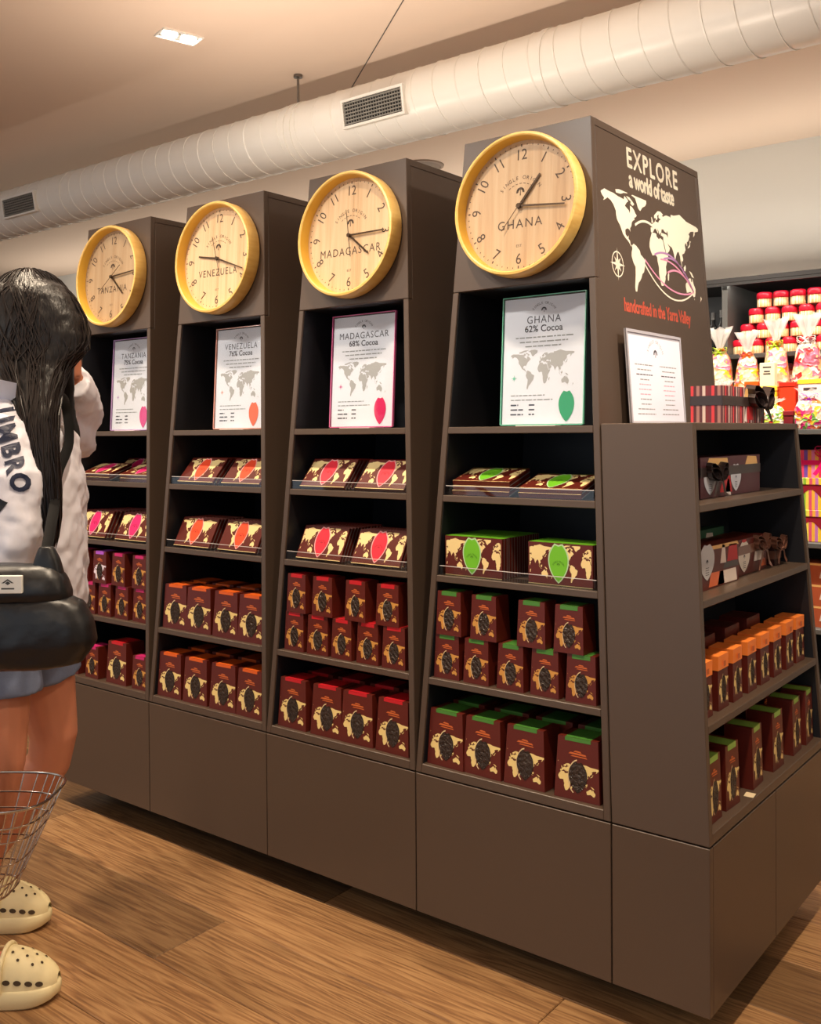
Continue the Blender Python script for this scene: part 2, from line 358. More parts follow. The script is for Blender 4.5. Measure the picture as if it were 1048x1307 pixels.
def duct_vent(x0, x1):
    g = link('vent_grille', None, duct)
    am = math.radians(188)     # faces the aisle
    hwid = .047
    fr_ = MB(); back = MB()
    def pt(x, s, h): # s along the girth (flat plate), h above the pipe
        n_ = Vector((0, math.cos(am), math.sin(am))); t_ = Vector((0, -math.sin(am), math.cos(am)))
        return Vector((x, 0, 0)) + n_ * (DUR - .004 + h) + t_ * s
    def bar(m_, xa, xb, sa, sb, h0, h1):
        m_.hexa([pt(xa, sa, h0), pt(xb, sa, h0), pt(xb, sb, h0), pt(xa, sb, h0), pt(xa, sa, h1), pt(xb, sa, h1), pt(xb, sb, h1), pt(xa, sb, h1)])
    bar(back, x0, x1, -hwid, hwid, -.02, .008); back.build('recess', GAP, g)
    for q in ((x0 - .01, x0, -hwid - .01, hwid + .01), (x1, x1 + .01, -hwid - .01, hwid + .01), (x0, x1, -hwid - .01, -hwid), (x0, x1, hwid, hwid + .01)): bar(fr_, *q, -.02, .018)
    fr_.build('frame', WHITEM, g)
    for i in range(7):
        s = -hwid + (i + .5) * 2 * hwid / 7; b_ = MB(); bar(b_, x0, x1, s - .0022, s + .0022, .008, .015); b_.build('slat', GRILLE, g)
    vb = MB()
    for i in range(22):
        xx = x0 + (i + .5) * (x1 - x0) / 22; bar(vb, xx - .0014, xx + .0014, -hwid, hwid, .009, .013)
    vb.build('upright_bars', GRILLE, g)
duct_vent(.45, .752); duct_vent(-2.16, -1.845)
for x in (.062,):
    rd = thing('suspension_rod', 'thin steel rod holding the air duct up to the ceiling', 'rod', (x, DUY - .01, DUZ + DUR - .006))
    MB().tube([(0, 0, 0), (0, 0, CEIL - DUZ - DUR + .004)], .0055, 8).build('rod', mat('dull steel', rgb(120, 112, 104), .4, metal=.8), rd)
    MB().tube([(0, 0, CEIL - DUZ - DUR - .006), (0, 0, CEIL - DUZ - DUR + .005)], .02, 16).build('flange', MATS['dull steel'], rd)
# recessed ceiling light and ceiling speaker
cl = thing('ceiling_light', 'small recessed rectangular twin spotlight glowing in the ceiling', 'ceiling light', (-.005, .59, CEIL), (0, 0, math.radians(75)))
LAMPW = mat('lamp glow', (1, .93, .82), .4, emit=26)
f_ = MB()
for q in ((-.085, .085, -.048, -.042), (-.085, .085, .042, .048), (-.085, -.079, -.042, .042), (.079, .085, -.042, .042)): f_.box(*q, -.006, .002)
f_.build('trim_frame', mat('white lamp trim', rgb(235, 232, 226), .5), cl)
MB().box(-.08, .08, -.043, .043, -.0025, .001).build('housing', mat('silver reflector', rgb(215, 210, 200), .25, metal=.6), cl)
for s in (-1, 1): MB().lathe([(.0005, -.010), (.02, -.0095), (.03, -.006), (.03, -.001)], 20).build('lamp', LAMPW, cl, loc=(s * .04, 0, 0))
cs = thing('ceiling_speaker', 'round dark flush speaker grille in the ceiling behind the towers', 'speaker', (-.40, 2.70, CEIL))
MB().lathe([(.0005, -.012), (.09, -.012), (.105, -.009), (.11, -.002), (.11, .001)], 32).build('grille', mat('taupe speaker mesh', rgb(128, 112, 100), .7), cs)
MB().lathe([(.108, -.010), (.125, -.008), (.128, .001), (.108, .001)], 32, closed=True).build('rim', mat('taupe rim', rgb(140, 122, 108), .6), cs)

# ------------------------------------------------------------------ island plinth
pl = thing('island_plinth', 'long low brown laminate plinth that carries the display towers', 'plinth', (0, 0, 0))
g_ = .0016
MB().box(.02, X1 - .02, .02, D - .02, ZB + .003, ZT - .0015).build('carcass', GAP, pl)
MB().box(.16, X1 - .16, .16, D - .16, 0, ZB + .006).build('kickboard', KICK, pl)
for i in range(4): MB().box(i * W + g_, (i + 1) * W - g_, 0, .018, ZB, ZT - .003).build('front_panel', LAM, pl, bevel=.0012)
MB().box(4 * W + g_, X1 - .0, 0, .018, ZB, ZT - .003).build('front_panel', LAM, pl, bevel=.0012)
for i in range(2): MB().box(X1 - .018, X1, (.0195 if i == 0 else D / 2 + g_), (D / 2 - g_ if i == 0 else D), ZB, ZT - .003).build('end_panel', LAM, pl, bevel=.0012)
MB().box(0, .018, .0195, D, ZB, ZT - .003).build('end_panel', LAM, pl, bevel=.0012)
MB().box(.018, X1 - .018, D - .018, D, ZB, ZT - .003).build('rear_panel', LAM, pl, bevel=.0012)

# ------------------------------------------------------------------ towers
CTRY = ['TANZANIA', 'VENEZUELA', 'MADAGASCAR', 'GHANA']
PT = .018; ZP = ZT + .0005; GP = .0012
def slab(z0, z1, x0, x1, y0, y1):
    """hexahedron whose sides are functions of z"""
    return [(x0(z0), y0(z0), z0), (x1(z0), y0(z0), z0), (x1(z0), y1(z0), z0), (x0(z0), y1(z0), z0), (x0(z1), y0(z1), z1), (x1(z1), y0(z1), z1), (x1(z1), y1(z1), z1), (x0(z1), y1(z1), z1)]
for i, cn in enumerate(CTRY):
    t = thing('display_tower', 'tall tapered brown display tower under the %s clock' % cn.title(), 'display shelf', (0, 0, 0), group='clock display towers')
    MID = D / 2
    for s in (0, 1):
        xa = (lambda z, i=i: xl(i, z, GP)) if s == 0 else (lambda z, i=i: xr(i, z, PT))
        xb = (lambda z, i=i: xl(i, z, PT)) if s == 0 else (lambda z, i=i: xr(i, z, GP))
        prof = [(yf(ZP), ZP), (yf(ZC - .001), ZC - .001), (yf(ZC, PT + .0005), ZC - .001), (yf(ZH - PT, PT + .0005), ZH - PT - .0005), (yb(ZH - PT, PT), ZH - PT - .0005), (yb(ZP, PT), ZP)]
        MB().loft([[(xa(z), y, z) for y, z in prof], [(xb(z), y, z) for y, z in prof]]).build('side_panel', LAM, t, bevel=.0014)
    XA = lambda z, i=i: xl(i, z, PT); XB = lambda z, i=i: xr(i, z, PT)
    MB().hexa(slab(ZC, ZH, lambda z: xl(i, z, GP), lambda z: xr(i, z, GP), yf, lambda z: yf(z, PT))).build('clock_panel', LAM, t, bevel=.0014)
    MB().hexa(slab(ZH - PT, ZH, lambda z: xl(i, z, GP), lambda z: xr(i, z, GP), lambda z: yf(z, PT), lambda z: yb(z, 0))).build('top_panel', LAM, t, bevel=.001)
    MB().hexa(slab(ZC, ZC + PT, XA, XB, lambda z: yf(z, PT), lambda z: MID)).build('canopy_panel', LAMD, t)
    MB().hexa(slab(ZP, ZC, XA, XB, lambda z: MID, lambda z: MID + .012)).build('back_panel', LAMD, t)
    MB().hexa(slab(ZP, ZH - PT, lambda z: xl(i, z, GP), lambda z: xr(i, z, GP), lambda z: yb(z, PT), yb)).build('rear_panel', LAM, t, bevel=.001)
    us = MB(); us.box(-.13, .13, -.035, .035, 0, .006); us.box(-.13, .13, -.035, -.029, .006, .014); us.box(-.13, .13, .029, .035, .006, .014); us.build('added_uplight_channel', GAP, t, loc=(i * W + W / 2, .42, ZH + .0004))  # casing added to carry the unseen uplight strip
    # dark lining on the inside of the side panels
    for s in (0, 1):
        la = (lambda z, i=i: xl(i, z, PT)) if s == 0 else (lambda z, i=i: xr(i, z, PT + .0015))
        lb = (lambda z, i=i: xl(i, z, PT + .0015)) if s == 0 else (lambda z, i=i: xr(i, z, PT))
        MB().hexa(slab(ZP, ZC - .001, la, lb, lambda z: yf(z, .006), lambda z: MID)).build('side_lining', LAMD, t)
    for k, z in enumerate(SHELF_Z):
        if k == 4:   # bottom board with its rail down to the plinth
            MB().hexa(slab(ZP, z, XA, XB, lambda z: yf(z, .0004), lambda z: MID)).build('bottom_board', LAM, t, bevel=.0014)
        else:
            MB().hexa(slab(z - SHT, z, XA, XB, lambda z: yf(z, .0004), lambda z: MID)).build('shelf', LAM, t, bevel=.0014)

# end cap: open shelves facing the aisle end
ec = thing('end_cap_shelf', 'low sloping brown end shelf joined to the end of the tower row', 'display shelf', (0, 0, 0))
XT = lambda z: xr(3, z, -.0015)
MB().hexa(slab(ZP, ZE, XT, xe, yf, lambda z: yf(z, PT))).build('side_panel', LAM, ec, bevel=.0014)
MB().hexa(slab(ZP, ZE, XT, xe, lambda z: yb(z, PT), yb)).build('side_panel', LAM, ec, bevel=.0014)
YA = lambda z: yf(z, PT); YB = lambda z: yb(z, PT)
MB().hexa(slab(ZP, ZE - SHT, XT, lambda z: XT(z) + .010, YA, YB)).build('back_panel', LAMD, ec)
for s in (0, 1):
    MB().hexa(slab(ZP, ZE - SHT, lambda z: XT(z) + .01, lambda z: xe(z, .006), (lambda z: yf(z, PT)) if s == 0 else (lambda z: yb(z, PT + .0015)), (lambda z: yf(z, PT + .0015)) if s == 0 else (lambda z: yb(z, PT)))).build('side_lining', LAMD, ec)
for k, z in enumerate((ZE,) + SHELF_Z[1:]):
    MB().hexa(slab(ZP if k == 4 else z - SHT, z, (XT if k == 0 else (lambda z: XT(z) + .01)), lambda z: xe(z, .0004), YA, YB)).build('bottom_board' if k == 4 else ('top_board' if k == 0 else 'shelf'), LAM, ec, bevel=.0014)
# ------------------------------------------------------------------ clocks
INK = mat('dark brown print', rgb(74, 52, 34), .6)
HANDM = mat('dark bronze hand', rgb(70, 48, 24), .35, metal=.4)
GLASS = clear_mat('clear glass', (.99, .99, .985), .1)
CR = .1705
LEAN = math.atan(TY / (ZH - ZT))
def tree_logo(mb, fn, cx, cy, s, mi=0):
    """small spreading tree emblem"""
    for a0, a1, r0 in ((20, 160, .55), (-10, 60, .5), (120, 190, .5)):
        pts = [(cx + s * math.cos(math.radians(a0 + (a1 - a0) * k / 8)), cy + s * math.sin(math.radians(a0 + (a1 - a0) * k / 8))) for k in range(9)]
        pts += [(cx + s * r0 * math.cos(math.radians(a1 + (a0 - a1) * k / 8)), cy + s * r0 * math.sin(math.radians(a1 + (a0 - a1) * k / 8))) for k in range(9)]
        mb.poly([fn(*p) for p in pts], mi)
    mb.poly([fn(cx - .12 * s, cy - .7 * s), fn(cx + .12 * s, cy - .7 * s), fn(cx + .06 * s, cy + .6 * s), fn(cx - .06 * s, cy + .6 * s)], mi)
HOURS = {'GHANA': (1.28, 16, 36.5), 'MADAGASCAR': (4.30, 15, 58.5), 'VENEZUELA': (9.32, 18.3, 57), 'TANZANIA': (4.45, 14.3, 39)}
def clock(i, cn):
    zc = 1.832; c = Vector((i * W + W / 2 + .003, yf(zc) - .0008, zc))
    t = thing('wall_clock', 'round wooden wall clock lettered %s on its tower' % cn.title(), 'clock', c, (-LEAN, 0, 0), group='country clocks')
    ct = MB()   # bentwood case; local -y is towards the viewer
    ct.lathe([(CR - .012, -.001), (CR - .003, -.001), (CR, -.006), (CR, -.042), (CR - .002, -.046), (CR - .007, -.047), (CR - .010, -.045, 1), (CR - .013, -.016, 1)], 72, 0, 'y', closed=True)
    YEL = mat('yellow lacquered inner rim', rgb(244, 196, 70), .35)
    smooth_by_angle(ct.build('case', [RIMW, YEL], t), 35)
    MB().lathe([(.0004, -.016), (CR - .0125, -.016), (CR - .0125, -.004), (.0004, -.004)], 64, 0, 'y').build('dial', DIALW, t)
    F3 = lambda x, y: (x, -.0164, y)
    R_ = CR - .014
    tk = MB()
    for k in range(60):
        a = 2 * PI * k / 60; l = .0065 if k % 5 == 0 else .0034; w_ = .0016 if k % 5 == 0 else .0010; r0 = R_ * .955
        d_ = Vector((math.sin(a), math.cos(a))); n_ = Vector((d_.y, -d_.x)) * w_
        q = [d_ * r0 + n_, d_ * r0 - n_, d_ * (r0 - l) - n_, d_ * (r0 - l) + n_]; tk.add([F3(p.x, p.y) for p in q], [(0, 1, 2, 3)])
    tk.build('minute_marks', INK, t, fixn=False)
    for k in range(1, 13):
        a = 2 * PI * k / 12; r_ = R_ * .80; sz = .037; rot = -a if k in (12, 1, 2, 3, 9, 10, 11) else -a + PI
        nm = MB(); cy_ = sz * .36; dx, dy = math.sin(a) * r_, math.cos(a) * r_
        ca, sa = math.cos(rot), math.sin(rot)
        put_text(nm, str(k), sz, F3, cx=dx + cy_ * sa, cy=dy - cy_ * ca, rot=rot, wide=.92); nm.build('numeral', INK, t, fixn=False)
    nm = MB(); n_ = len(cn); sz = .031
    put_text(nm, cn, sz, F3, cx=0, cy=-.052, spacing=1.22, wide={5: 1.0, 10: .92, 9: .90, 8: .92}[n_]); nm.build('country_name', INK, t, fixn=False)
    lg = MB(); arc_text(lg, 'SINGLE ORIGIN', .0125, .062, 0, .003, math.radians(142), math.radians(38), F3)
    for k in range(7):
        a = math.radians(125 - 70 * k / 6); tk0 = (.052 * math.cos(a), .003 + .052 * math.sin(a)); d_ = Vector((math.sin(a), -math.cos(a)))
        q = [Vector(tk0) + d_ * .0032, Vector(tk0) - d_ * .0032]; nn = Vector((-d_.y, d_.x)) * .0007
        lg.add([F3(*(q[0] + nn)), F3(*(q[0] - nn)), F3(*(q[1] - nn)), F3(*(q[1] + nn))], [(0, 1, 2, 3)])
    tree_logo(lg, F3, 0, .034, .0115); lg.build('maker_emblem', INK, t, fixn=False)
    sm = MB(); put_text(sm, 'EST', .009, F3, cx=0, cy=-.098, spacing=1.2); sm.build('small_print', INK, t, fixn=False)
    h, mn, sc = HOURS[cn]
    def hand(name, ang, l, tail, w0, w1, y):
        d_ = Vector((math.sin(ang), math.cos(ang))); nn = Vector((d_.y, -d_.x)); p = [d_ * -tail + nn * w0, d_ * -tail - nn * w0, d_ * l - nn * w1, d_ * l + nn * w1]
        hm = MB(); hm.hexa([(q.x, y, q.y) for q in p] + [(q.x, y - .0012, q.y) for q in p]); hm.build(name, HANDM, t)
    hand('hour_hand', 2 * PI * h / 12, .088, .008, .0030, .0024, -.019)
    hand('minute_hand', 2 * PI * mn / 60, .124, .008, .0026, .0018, -.0212)
    hand('second_hand', 2 * PI * sc / 60, .072, .060, .0007, .0006, -.0232)
    MB().lathe([(.0003, -.026), (.0055, -.026), (.0055, -.0165)], 16, 0, 'y').build('hub', HANDM, t)
    MB().lathe([(.0003, -.0335), (CR - .0118, -.0335)], 64, 0, 'y').build('glass', GLASS, t, fixn=False)
for i, cn in enumerate(CTRY): clock(i, cn)

# ------------------------------------------------------------------ acrylic poster holders
PAPER = mat('cool white paper', rgb(238, 236, 244), .55)
GREYP = mat('grey print', rgb(150, 150, 150), .6); MAPG = mat('taupe map print', rgb(178, 172, 168), .6); DKP = mat('charcoal print', rgb(70, 68, 78), .6)
ACR = clear_mat('clear acrylic', (.97, .985, .985), .25)
TH = {'GHANA': (rgb(26, 160, 96), rgb(112, 190, 40), 'GHANA', '62% Cocoa', rgb(120, 205, 170)), 'MADAGASCAR': (rgb(226, 24, 96), rgb(228, 40, 60), 'MADAGASCAR', '68% Cocoa', rgb(226, 110, 160)),
      'VENEZUELA': (rgb(244, 104, 44), rgb(244, 78, 40), 'VENEZUELA', '76% Cocoa', rgb(240, 170, 150)), 'TANZANIA': (rgb(232, 70, 140), rgb(226, 36, 110), 'TANZANIA', '75% Cocoa', rgb(210, 170, 220))}
def word_line(mb, fn, x0, x1, y, h, mi):
    x = x0; rnd = random.Random(int((x0 + y * 7 + x1) * 1e5))
    while x < x1:
        l = rnd.uniform(.006, .02); xe_ = min(x + l, x1)
        mb.add([fn(x, y), fn(xe_, y), fn(xe_, y + h), fn(x, y + h)], [(0, 1, 2, 3)], mi); x = xe_ + .0028
def stand_sign(i, cn):
    pw, ph = .228, .318
    cx = {'GHANA': 1.914, 'MADAGASCAR': 1.336, 'VENEZUELA': .832, 'TANZANIA': .2865}[cn]
    if cn in ('VENEZUELA', 'TANZANIA'): pw = .222
    kol = TH[cn]; z0 = SHELF_Z[0] + .0006
    t = thing('poster_holder', 'clear acrylic poster holder with %s cocoa sheet and world map' % cn.title(), 'sign', (cx, .128, z0), (0, 0, 0), group='acrylic poster holders'); LR = (math.radians(-3.5), 0, 0)
    edge = mat('tinted acrylic edge ' + cn, kol[4], .15, spec=.8)
    MB().box(-pw / 2, pw / 2, -.0042, -.0012, 0.004, ph).build('front_sheet', ACR, t, rot=LR)
    e_ = MB(); w_ = .0022
    for q in ((-pw / 2 - w_, -pw / 2, 0.004, ph + w_), (pw / 2, pw / 2 + w_, 0.004, ph + w_), (-pw / 2, pw / 2, ph, ph + w_), (-pw / 2, pw / 2, .0018, .004)): e_.box(q[0], q[1], -.0045, .0030, q[2], q[3])
    e_.build('edge', edge, t, rot=LR)
    MB().box(-.055, .055, -.028, .034, 0, .0018).build('foot', mat('acrylic foot', rgb(214, 206, 196), .1, spec=.8), t)
    ppr = MB(); ppr.box(-pw / 2 + .002, pw / 2 - .002, .0, .0008, .005, ph - .003)
    sheet = ppr.build('printed_sheet', PAPER, t, rot=LR)
    F3 = lambda x, y: (x, -.0004, y)
    p = MB()   # 0 grey 1 map 2 charcoal 3 tint
    for q in map_polys(-170, 190, -56, 84):
        p.poly([F3(-.092 + .184 * a, .088 + .100 * b) for a, b in q], 1)
    arc_text(p, 'SINGLE ORIGIN', .0085, .036, 0, .262, math.radians(140), math.radians(40), F3, 2)
    tree_logo(p, F3, 0, .283, .0075, 2)
    put_text(p, kol[2], .026, F3, 2, cx=0, cy=.252, spacing=1.15, wide=.95); put_text(p, kol[3], .023, F3, 2, cx=0, cy=.231, bold=.0003)
    for k, (a, b) in enumerate(((-.078, .082), (-.066, .068), (-.05, .05))): word_line(p, F3, a, b, .216 - k * .011, .0030, 0)
    for k, (a, b) in enumerate(((-.088, .008), (-.088, .03))): word_line(p, F3, a, b, .074 - k * .011, .0026, 0)
    for k, l in enumerate((.022, .036, .036)): word_line(p, F3, -.088, -.088 + l, .050 - k * .0115, .0036, 2); word_line(p, F3, -.036, -.036 + .016, .050 - k * .0115, .0036, 2)
    for k in range(8):
        a = PI * k / 4; r1 = .0095 if k % 2 == 0 else .006; c0 = (-.080, .118)
        p.poly([F3(c0[0], c0[1]), F3(c0[0] + .0022 * math.cos(a + .5), c0[1] + .0022 * math.sin(a + .5)), F3(c0[0] + r1 * math.cos(a), c0[1] + r1 * math.sin(a)), F3(c0[0] + .0022 * math.cos(a - .5), c0[1] + .0022 * math.sin(a - .5))], 3)
    p.build('print', [GREYP, MAPG, DKP, mat('compass tint ' + cn, kol[4], .6)], sheet, fixn=False)
    pd = MB(); F4 = lambda x, y: (x, -.0009, y)
    pd.poly([F4(.068 + x * .078, .010 + y * .074) for x, y in POD])
    pd.build('pod_sticker', mat('pod colour ' + cn, kol[0], .35), sheet, fixn=False)
for i, cn in enumerate(CTRY): stand_sign(i, cn)

# menu holder on the ledge of the end cap
mh = thing('menu_holder', 'white framed landscape menu sheet standing on the end shelf ledge', 'sign', (2.131, .3275, ZE + .0006), (0, 0, 0)); MR = (0, math.radians(-4), 0)
F5 = lambda a, b: (.0006, a, b)
MB().box(-.004, .0, -.158, .158, 0, .221).build('back_plate', mat('pale grey acrylic', rgb(206, 202, 206), .3), mh, loc=(0, 0, .0016), rot=MR)
e_ = MB()
for q in ((-.158, -.152, 0, .221), (.152, .158, 0, .221), (-.152, .152, .214, .221)): e_.box(-.001, .0025, *q)
e_.build('frame', mat('acrylic frame grey', rgb(186, 182, 188), .25), mh, loc=(0, 0, .0016), rot=MR)
MB().box(0, .0005, -.147, .150, .004, .208).build('sheet', mat('menu paper', rgb(240, 236, 246), .6), mh, loc=(0, 0, .0016), rot=MR)
p = MB(); arc_text(p, 'SINGLE ORIGIN', .011, .046, 0, .150, math.radians(150), math.radians(30), F5, 0); tree_logo(p, F5, 0, .168, .011, 1)
PM = [GREYP, DKP, mat('pink print', rgb(226, 170, 186), .6)]
p.build('emblem_print', PM, mh, fixn=False, loc=(0, 0, .0016), rot=MR)
for col in (-1, 1):
    x0 = -.07 if col < 0 else .07; p = MB()
    for k in range(11):
        l = (.05, .038, .045, .026, .032, .036, .03, .03, .028, .046, .05)[k]; y = .138 - k * .0118
        word_line(p, F5, x0 - l, x0 + l, y, .0026, 2 if k in (4, 5, 6) else (1 if k == 2 else 0))
    p.build('text_column', PM, mh, fixn=False, loc=(0, 0, .0016), rot=MR)
MB().box(-.012, .034, -.14, .14, 0, .0012).build('foot', ACR, mh)

# ------------------------------------------------------------------ painted map and lettering on the end tower
CREAM = mat('cream vinyl', rgb(240, 230, 206), .55); PINKV = mat('pink vinyl', rgb(228, 150, 178), .55); REDV = mat('coral vinyl', rgb(226, 104, 80), .55); LILA = mat('lilac vinyl', rgb(176, 130, 176), .55)
SIDEN = .0006
def sidep(y, z): return (xr(3, z, GP) + SIDEN, y, z)
par = [o for o in COL.objects if o.name.startswith('display_tower')][3]
mp_ = MB()
for q in map_polys(-170, 182, -56, 78):
    mp_.poly([sidep(.122 + .590 * a, 1.628 + .245 * b) for a, b in q])
mp_.build('world_map_decal', CREAM, par, fixn=False)
tx = MB(); ff = lambda x, y: sidep(x, y)
put_text(tx, 'EXPLORE', .068, ff, cx=.427, cy=1.940, spacing=1.2, wide=.96, bold=.0018)
put_text(tx, 'a world of taste', .058, ff, cx=.416, cy=1.892, wide=.80, bold=.0022, spacing=.92)
tx.build('lettering', CREAM, par, fixn=False)
tx = MB(); put_text(tx, 'handcrafted in the Yarra Valley', .046, ff, cx=.415, cy=1.582, wide=.74, bold=.0012, spacing=.95); tx.build('slogan', REDV, par, fixn=False)
cp = MB(); c0 = (.193, 1.690)
def ringp(r0, r1, n=28):
    for k in range(n):
        a, b = 2 * PI * k / n, 2 * PI * (k + 1) / n
        cp.add([sidep(c0[0] + r * math.cos(g), c0[1] + r * math.sin(g)) for r, g in ((r0, a), (r1, a), (r1, b), (r0, b))], [(0, 1, 2, 3)])
ringp(.028, .031); ringp(.011, .0125)
for k in range(8):
    a = PI * k / 4; r1 = .040 if k % 2 == 0 else .024
    cp.poly([sidep(*c0), sidep(c0[0] + .007 * math.cos(a + .6), c0[1] + .007 * math.sin(a + .6)), sidep(c0[0] + r1 * math.cos(a), c0[1] + r1 * math.sin(a)), sidep(c0[0] + .007 * math.cos(a - .6), c0[1] + .007 * math.sin(a - .6))])
cp.build('compass_decal', CREAM, par, fixn=False)
def route(p0, p1, bend, w_, m_):
    r = MB(); pts = []
    for k in range(15):
        t = k / 14; y = p0[0] + (p1[0] - p0[0]) * t; z = p0[1] + (p1[1] - p0[1]) * t + bend * 4 * t * (1 - t); pts.append((y, z))
    global SIDEN
    SIDEN = .0010
    for a, b in zip(pts, pts[1:]):
        d_ = Vector((b[0] - a[0], b[1] - a[1])).normalized(); n_ = Vector((-d_.y, d_.x)) * w_
        r.add([sidep(a[0] + n_.x, a[1] + n_.y), sidep(a[0] - n_.x, a[1] - n_.y), sidep(b[0] - n_.x, b[1] - n_.y), sidep(b[0] + n_.x, b[1] + n_.y)], [(0, 1, 2, 3)])
    r.build('route_line', m_, par, fixn=False); SIDEN = .0006
AU = (.650, 1.672)
route((.300, 1.800), (.410, 1.812), .012, .003, CREAM)
route((.345, 1.722), AU, -.034, .0022, PINKV); route((.340, 1.712), AU, -.052, .0022, CREAM)
route((.405, 1.742), AU, .040, .0026, LILA); route((.460, 1.738), AU, .032, .0026, LILA); route((.480, 1.705), AU, .026, .0026, PINKV); route((.44, 1.735), AU, .022, .0022, PINKV)

# ------------------------------------------------------------------ chocolate cartons
BROWN = mat('glossy maroon card', rgb(92, 30, 20), .38, var=.08, bscale=30)
BROWN2 = mat('dark brown card', rgb(58, 26, 20), .4)
CREAMP = mat('pale gold map print', rgb(238, 212, 140), .45); GOLD2 = mat('amber map print', rgb(206, 148, 72), .45)
LOGO = mat('orange gold logo print', rgb(200, 100, 48), .45)
PODW = mat('chocolates behind film', rgb(52, 40, 34), .22, bump=.9, bscale=130, var=.6)
FILML = mat('film edge cream', rgb(222, 196, 150), .35)
BAND = {'green': rgb(72, 130, 52), 'red': rgb(196, 30, 40), 'orange': rgb(220, 96, 30), 'magenta': rgb(196, 40, 110), 'violet': rgb(178, 90, 214), 'lime': rgb(136, 176, 76), 'tangerine': rgb(255, 140, 60)}
for k, v in BAND.items(): mat('band ' + k, v, .4)
CM = {}
def carton_mesh(w0, w1, h, d0, d1, band, mapm, tab=.07, lid=False):
    key = (w0, h, band, mapm.name, lid)
    if key in CM: return CM[key]
    b = MB(); bm_ = MATS['band ' + band]
    b.hexa([(-w0 / 2, -d0 / 2, 0), (w0 / 2, -d0 / 2, 0), (w0 / 2, d0 / 2, 0), (-w0 / 2, d0 / 2, 0), (-w1 / 2, -d1 / 2, h), (w1 / 2, -d1 / 2, h), (w1 / 2, d1 / 2, h), (-w1 / 2, d1 / 2, h)], 0)
    eps = .0004
    def F(s, t, e=1): return (s * (w0 + (w1 - w0) * t), -(d0 + (d1 - d0) * t) / 2 - eps * e, t * h)
    q = .32 if not lid else .5
    if not lid:
        b.add([(-q * w1, -d1 / 2, h + eps), (q * w1, -d1 / 2, h + eps), (q * w1, d1 / 2, h + eps), (-q * w1, d1 / 2, h + eps)], [(0, 1, 2, 3)], 2)
        b.add([F(-q, 1 - tab), F(q, 1 - tab), F(q, 1), F(-q, 1)], [(0, 1, 2, 3)], 2)
    else:
        b.box(-w1 * .54, w1 * .54, -d1 * .54, d1 * .54, h - .030, h + .0015, 2)
        b.add([F(-.12, .80, 12), F(.12, .80, 12), F(.12, .90, 12), F(-.12, .90, 12)], [(0, 1, 2, 3)], 3)
    for P in map_polys(-22, 170, -44, 76, ('nz', 'tas')):
        b.poly([F(-.46 + .96 * x, .09 + .50 * y) for x, y in P], 1)
    for k, (a, c, tt, hh_) in enumerate(((-.22, .22, .735, .03), (-.10, .10, .775, .025), (-.17, .24, .70, .016))):
        if not lid: b.poly([F(a, tt), F(c, tt - .008), F(c - .03, tt + hh_ * .7), F(a + .05, tt + hh_)], 3)
    # crescent outline of the pod window
    for k in range(10):
        t0, t1 = k / 10, (k + 1) / 10
        def e(t, o): a = .5 * PI + PI * (.04 + .82 * t); return F(.02 + (.205 + o) * math.cos(a) * 1.02, .37 + (.27 + o) * math.sin(a), 2)
        b.add([e(t0, 0), e(t1, 0), e(t1, .022), e(t0, .022)], [(0, 1, 2, 3)], 4)
    me = b.mesh('carton', [BROWN, mapm, bm_, LOGO, FILML], fixn=False)
    wm = MB(); wm.poly([F(.02 + x * .80, .12 + y * .50, 3) for x, y in POD])
    CM[key] = (me, wm.mesh('window', PODW, fixn=False)); return CM[key]
def carton(x, y, z, kind, band, label, group, rz=0, mapm=None):
    dims = {'big': (.113, .099, .138, .085, .070), 'small': (.077, .070, .108, .062, .054), 'slim': (.064, .058, .118, .058, .052), 'tall': (.076, .070, .140, .070, .062)}[kind]
    me, wm = carton_mesh(*dims, band, mapm or CREAMP, .06 if kind == 'big' else .09, lid=(kind == 'slim'))
    if abs(rz) < .5 and x < 4 * W:
        i = int(x / W); h = dims[2]; w_ = max(dims[0] / 2 + abs(rz) * .05, 0)
        x = min(max(x, xl(i, z, PT + .004 + w_), xl(i, z + h, PT + .004 + dims[1] / 2 + abs(rz) * .05)), xr(i, z, PT + .004 + w_), xr(i, z + h, PT + .004 + dims[1] / 2 + abs(rz) * .05))
    o = tag(link('chocolate_carton', me, None, (x, y, z + .0004), (0, 0, rz)), label, 'box', group); link('window', wm, o); return o
D2 = {'big': .0425, 'small': .031}
ORD = ['first', 'second', 'third', 'fourth', 'fifth', 'sixth', 'seventh', 'eighth', 'ninth', 'tenth', 'eleventh', 'twelfth', 'thirteenth', 'fourteenth', 'fifteenth']
SIDE = {'Ghana': ('Madagascar', False), 'Madagascar': ('Venezuela', False), 'Venezuela': ('Tanzania', False), 'Tanzania': ('Venezuela', True)}
def rowx(xs, kind, z, band, label, group, y=None, mapm=None, jit=.05):
    who, rev = SIDE[group.split()[0]]
    for k, x in enumerate(xs):
        k = len(xs) - 1 - k if rev else k
        carton(x, (yf(z) + .014 + D2[kind]) if y is None else y, z, kind, band, '%s, %s from the %s tower' % (label, ORD[k], who), group, random.uniform(-jit, jit), mapm)
B5, B4 = SHELF_Z[4], SHELF_Z[3]
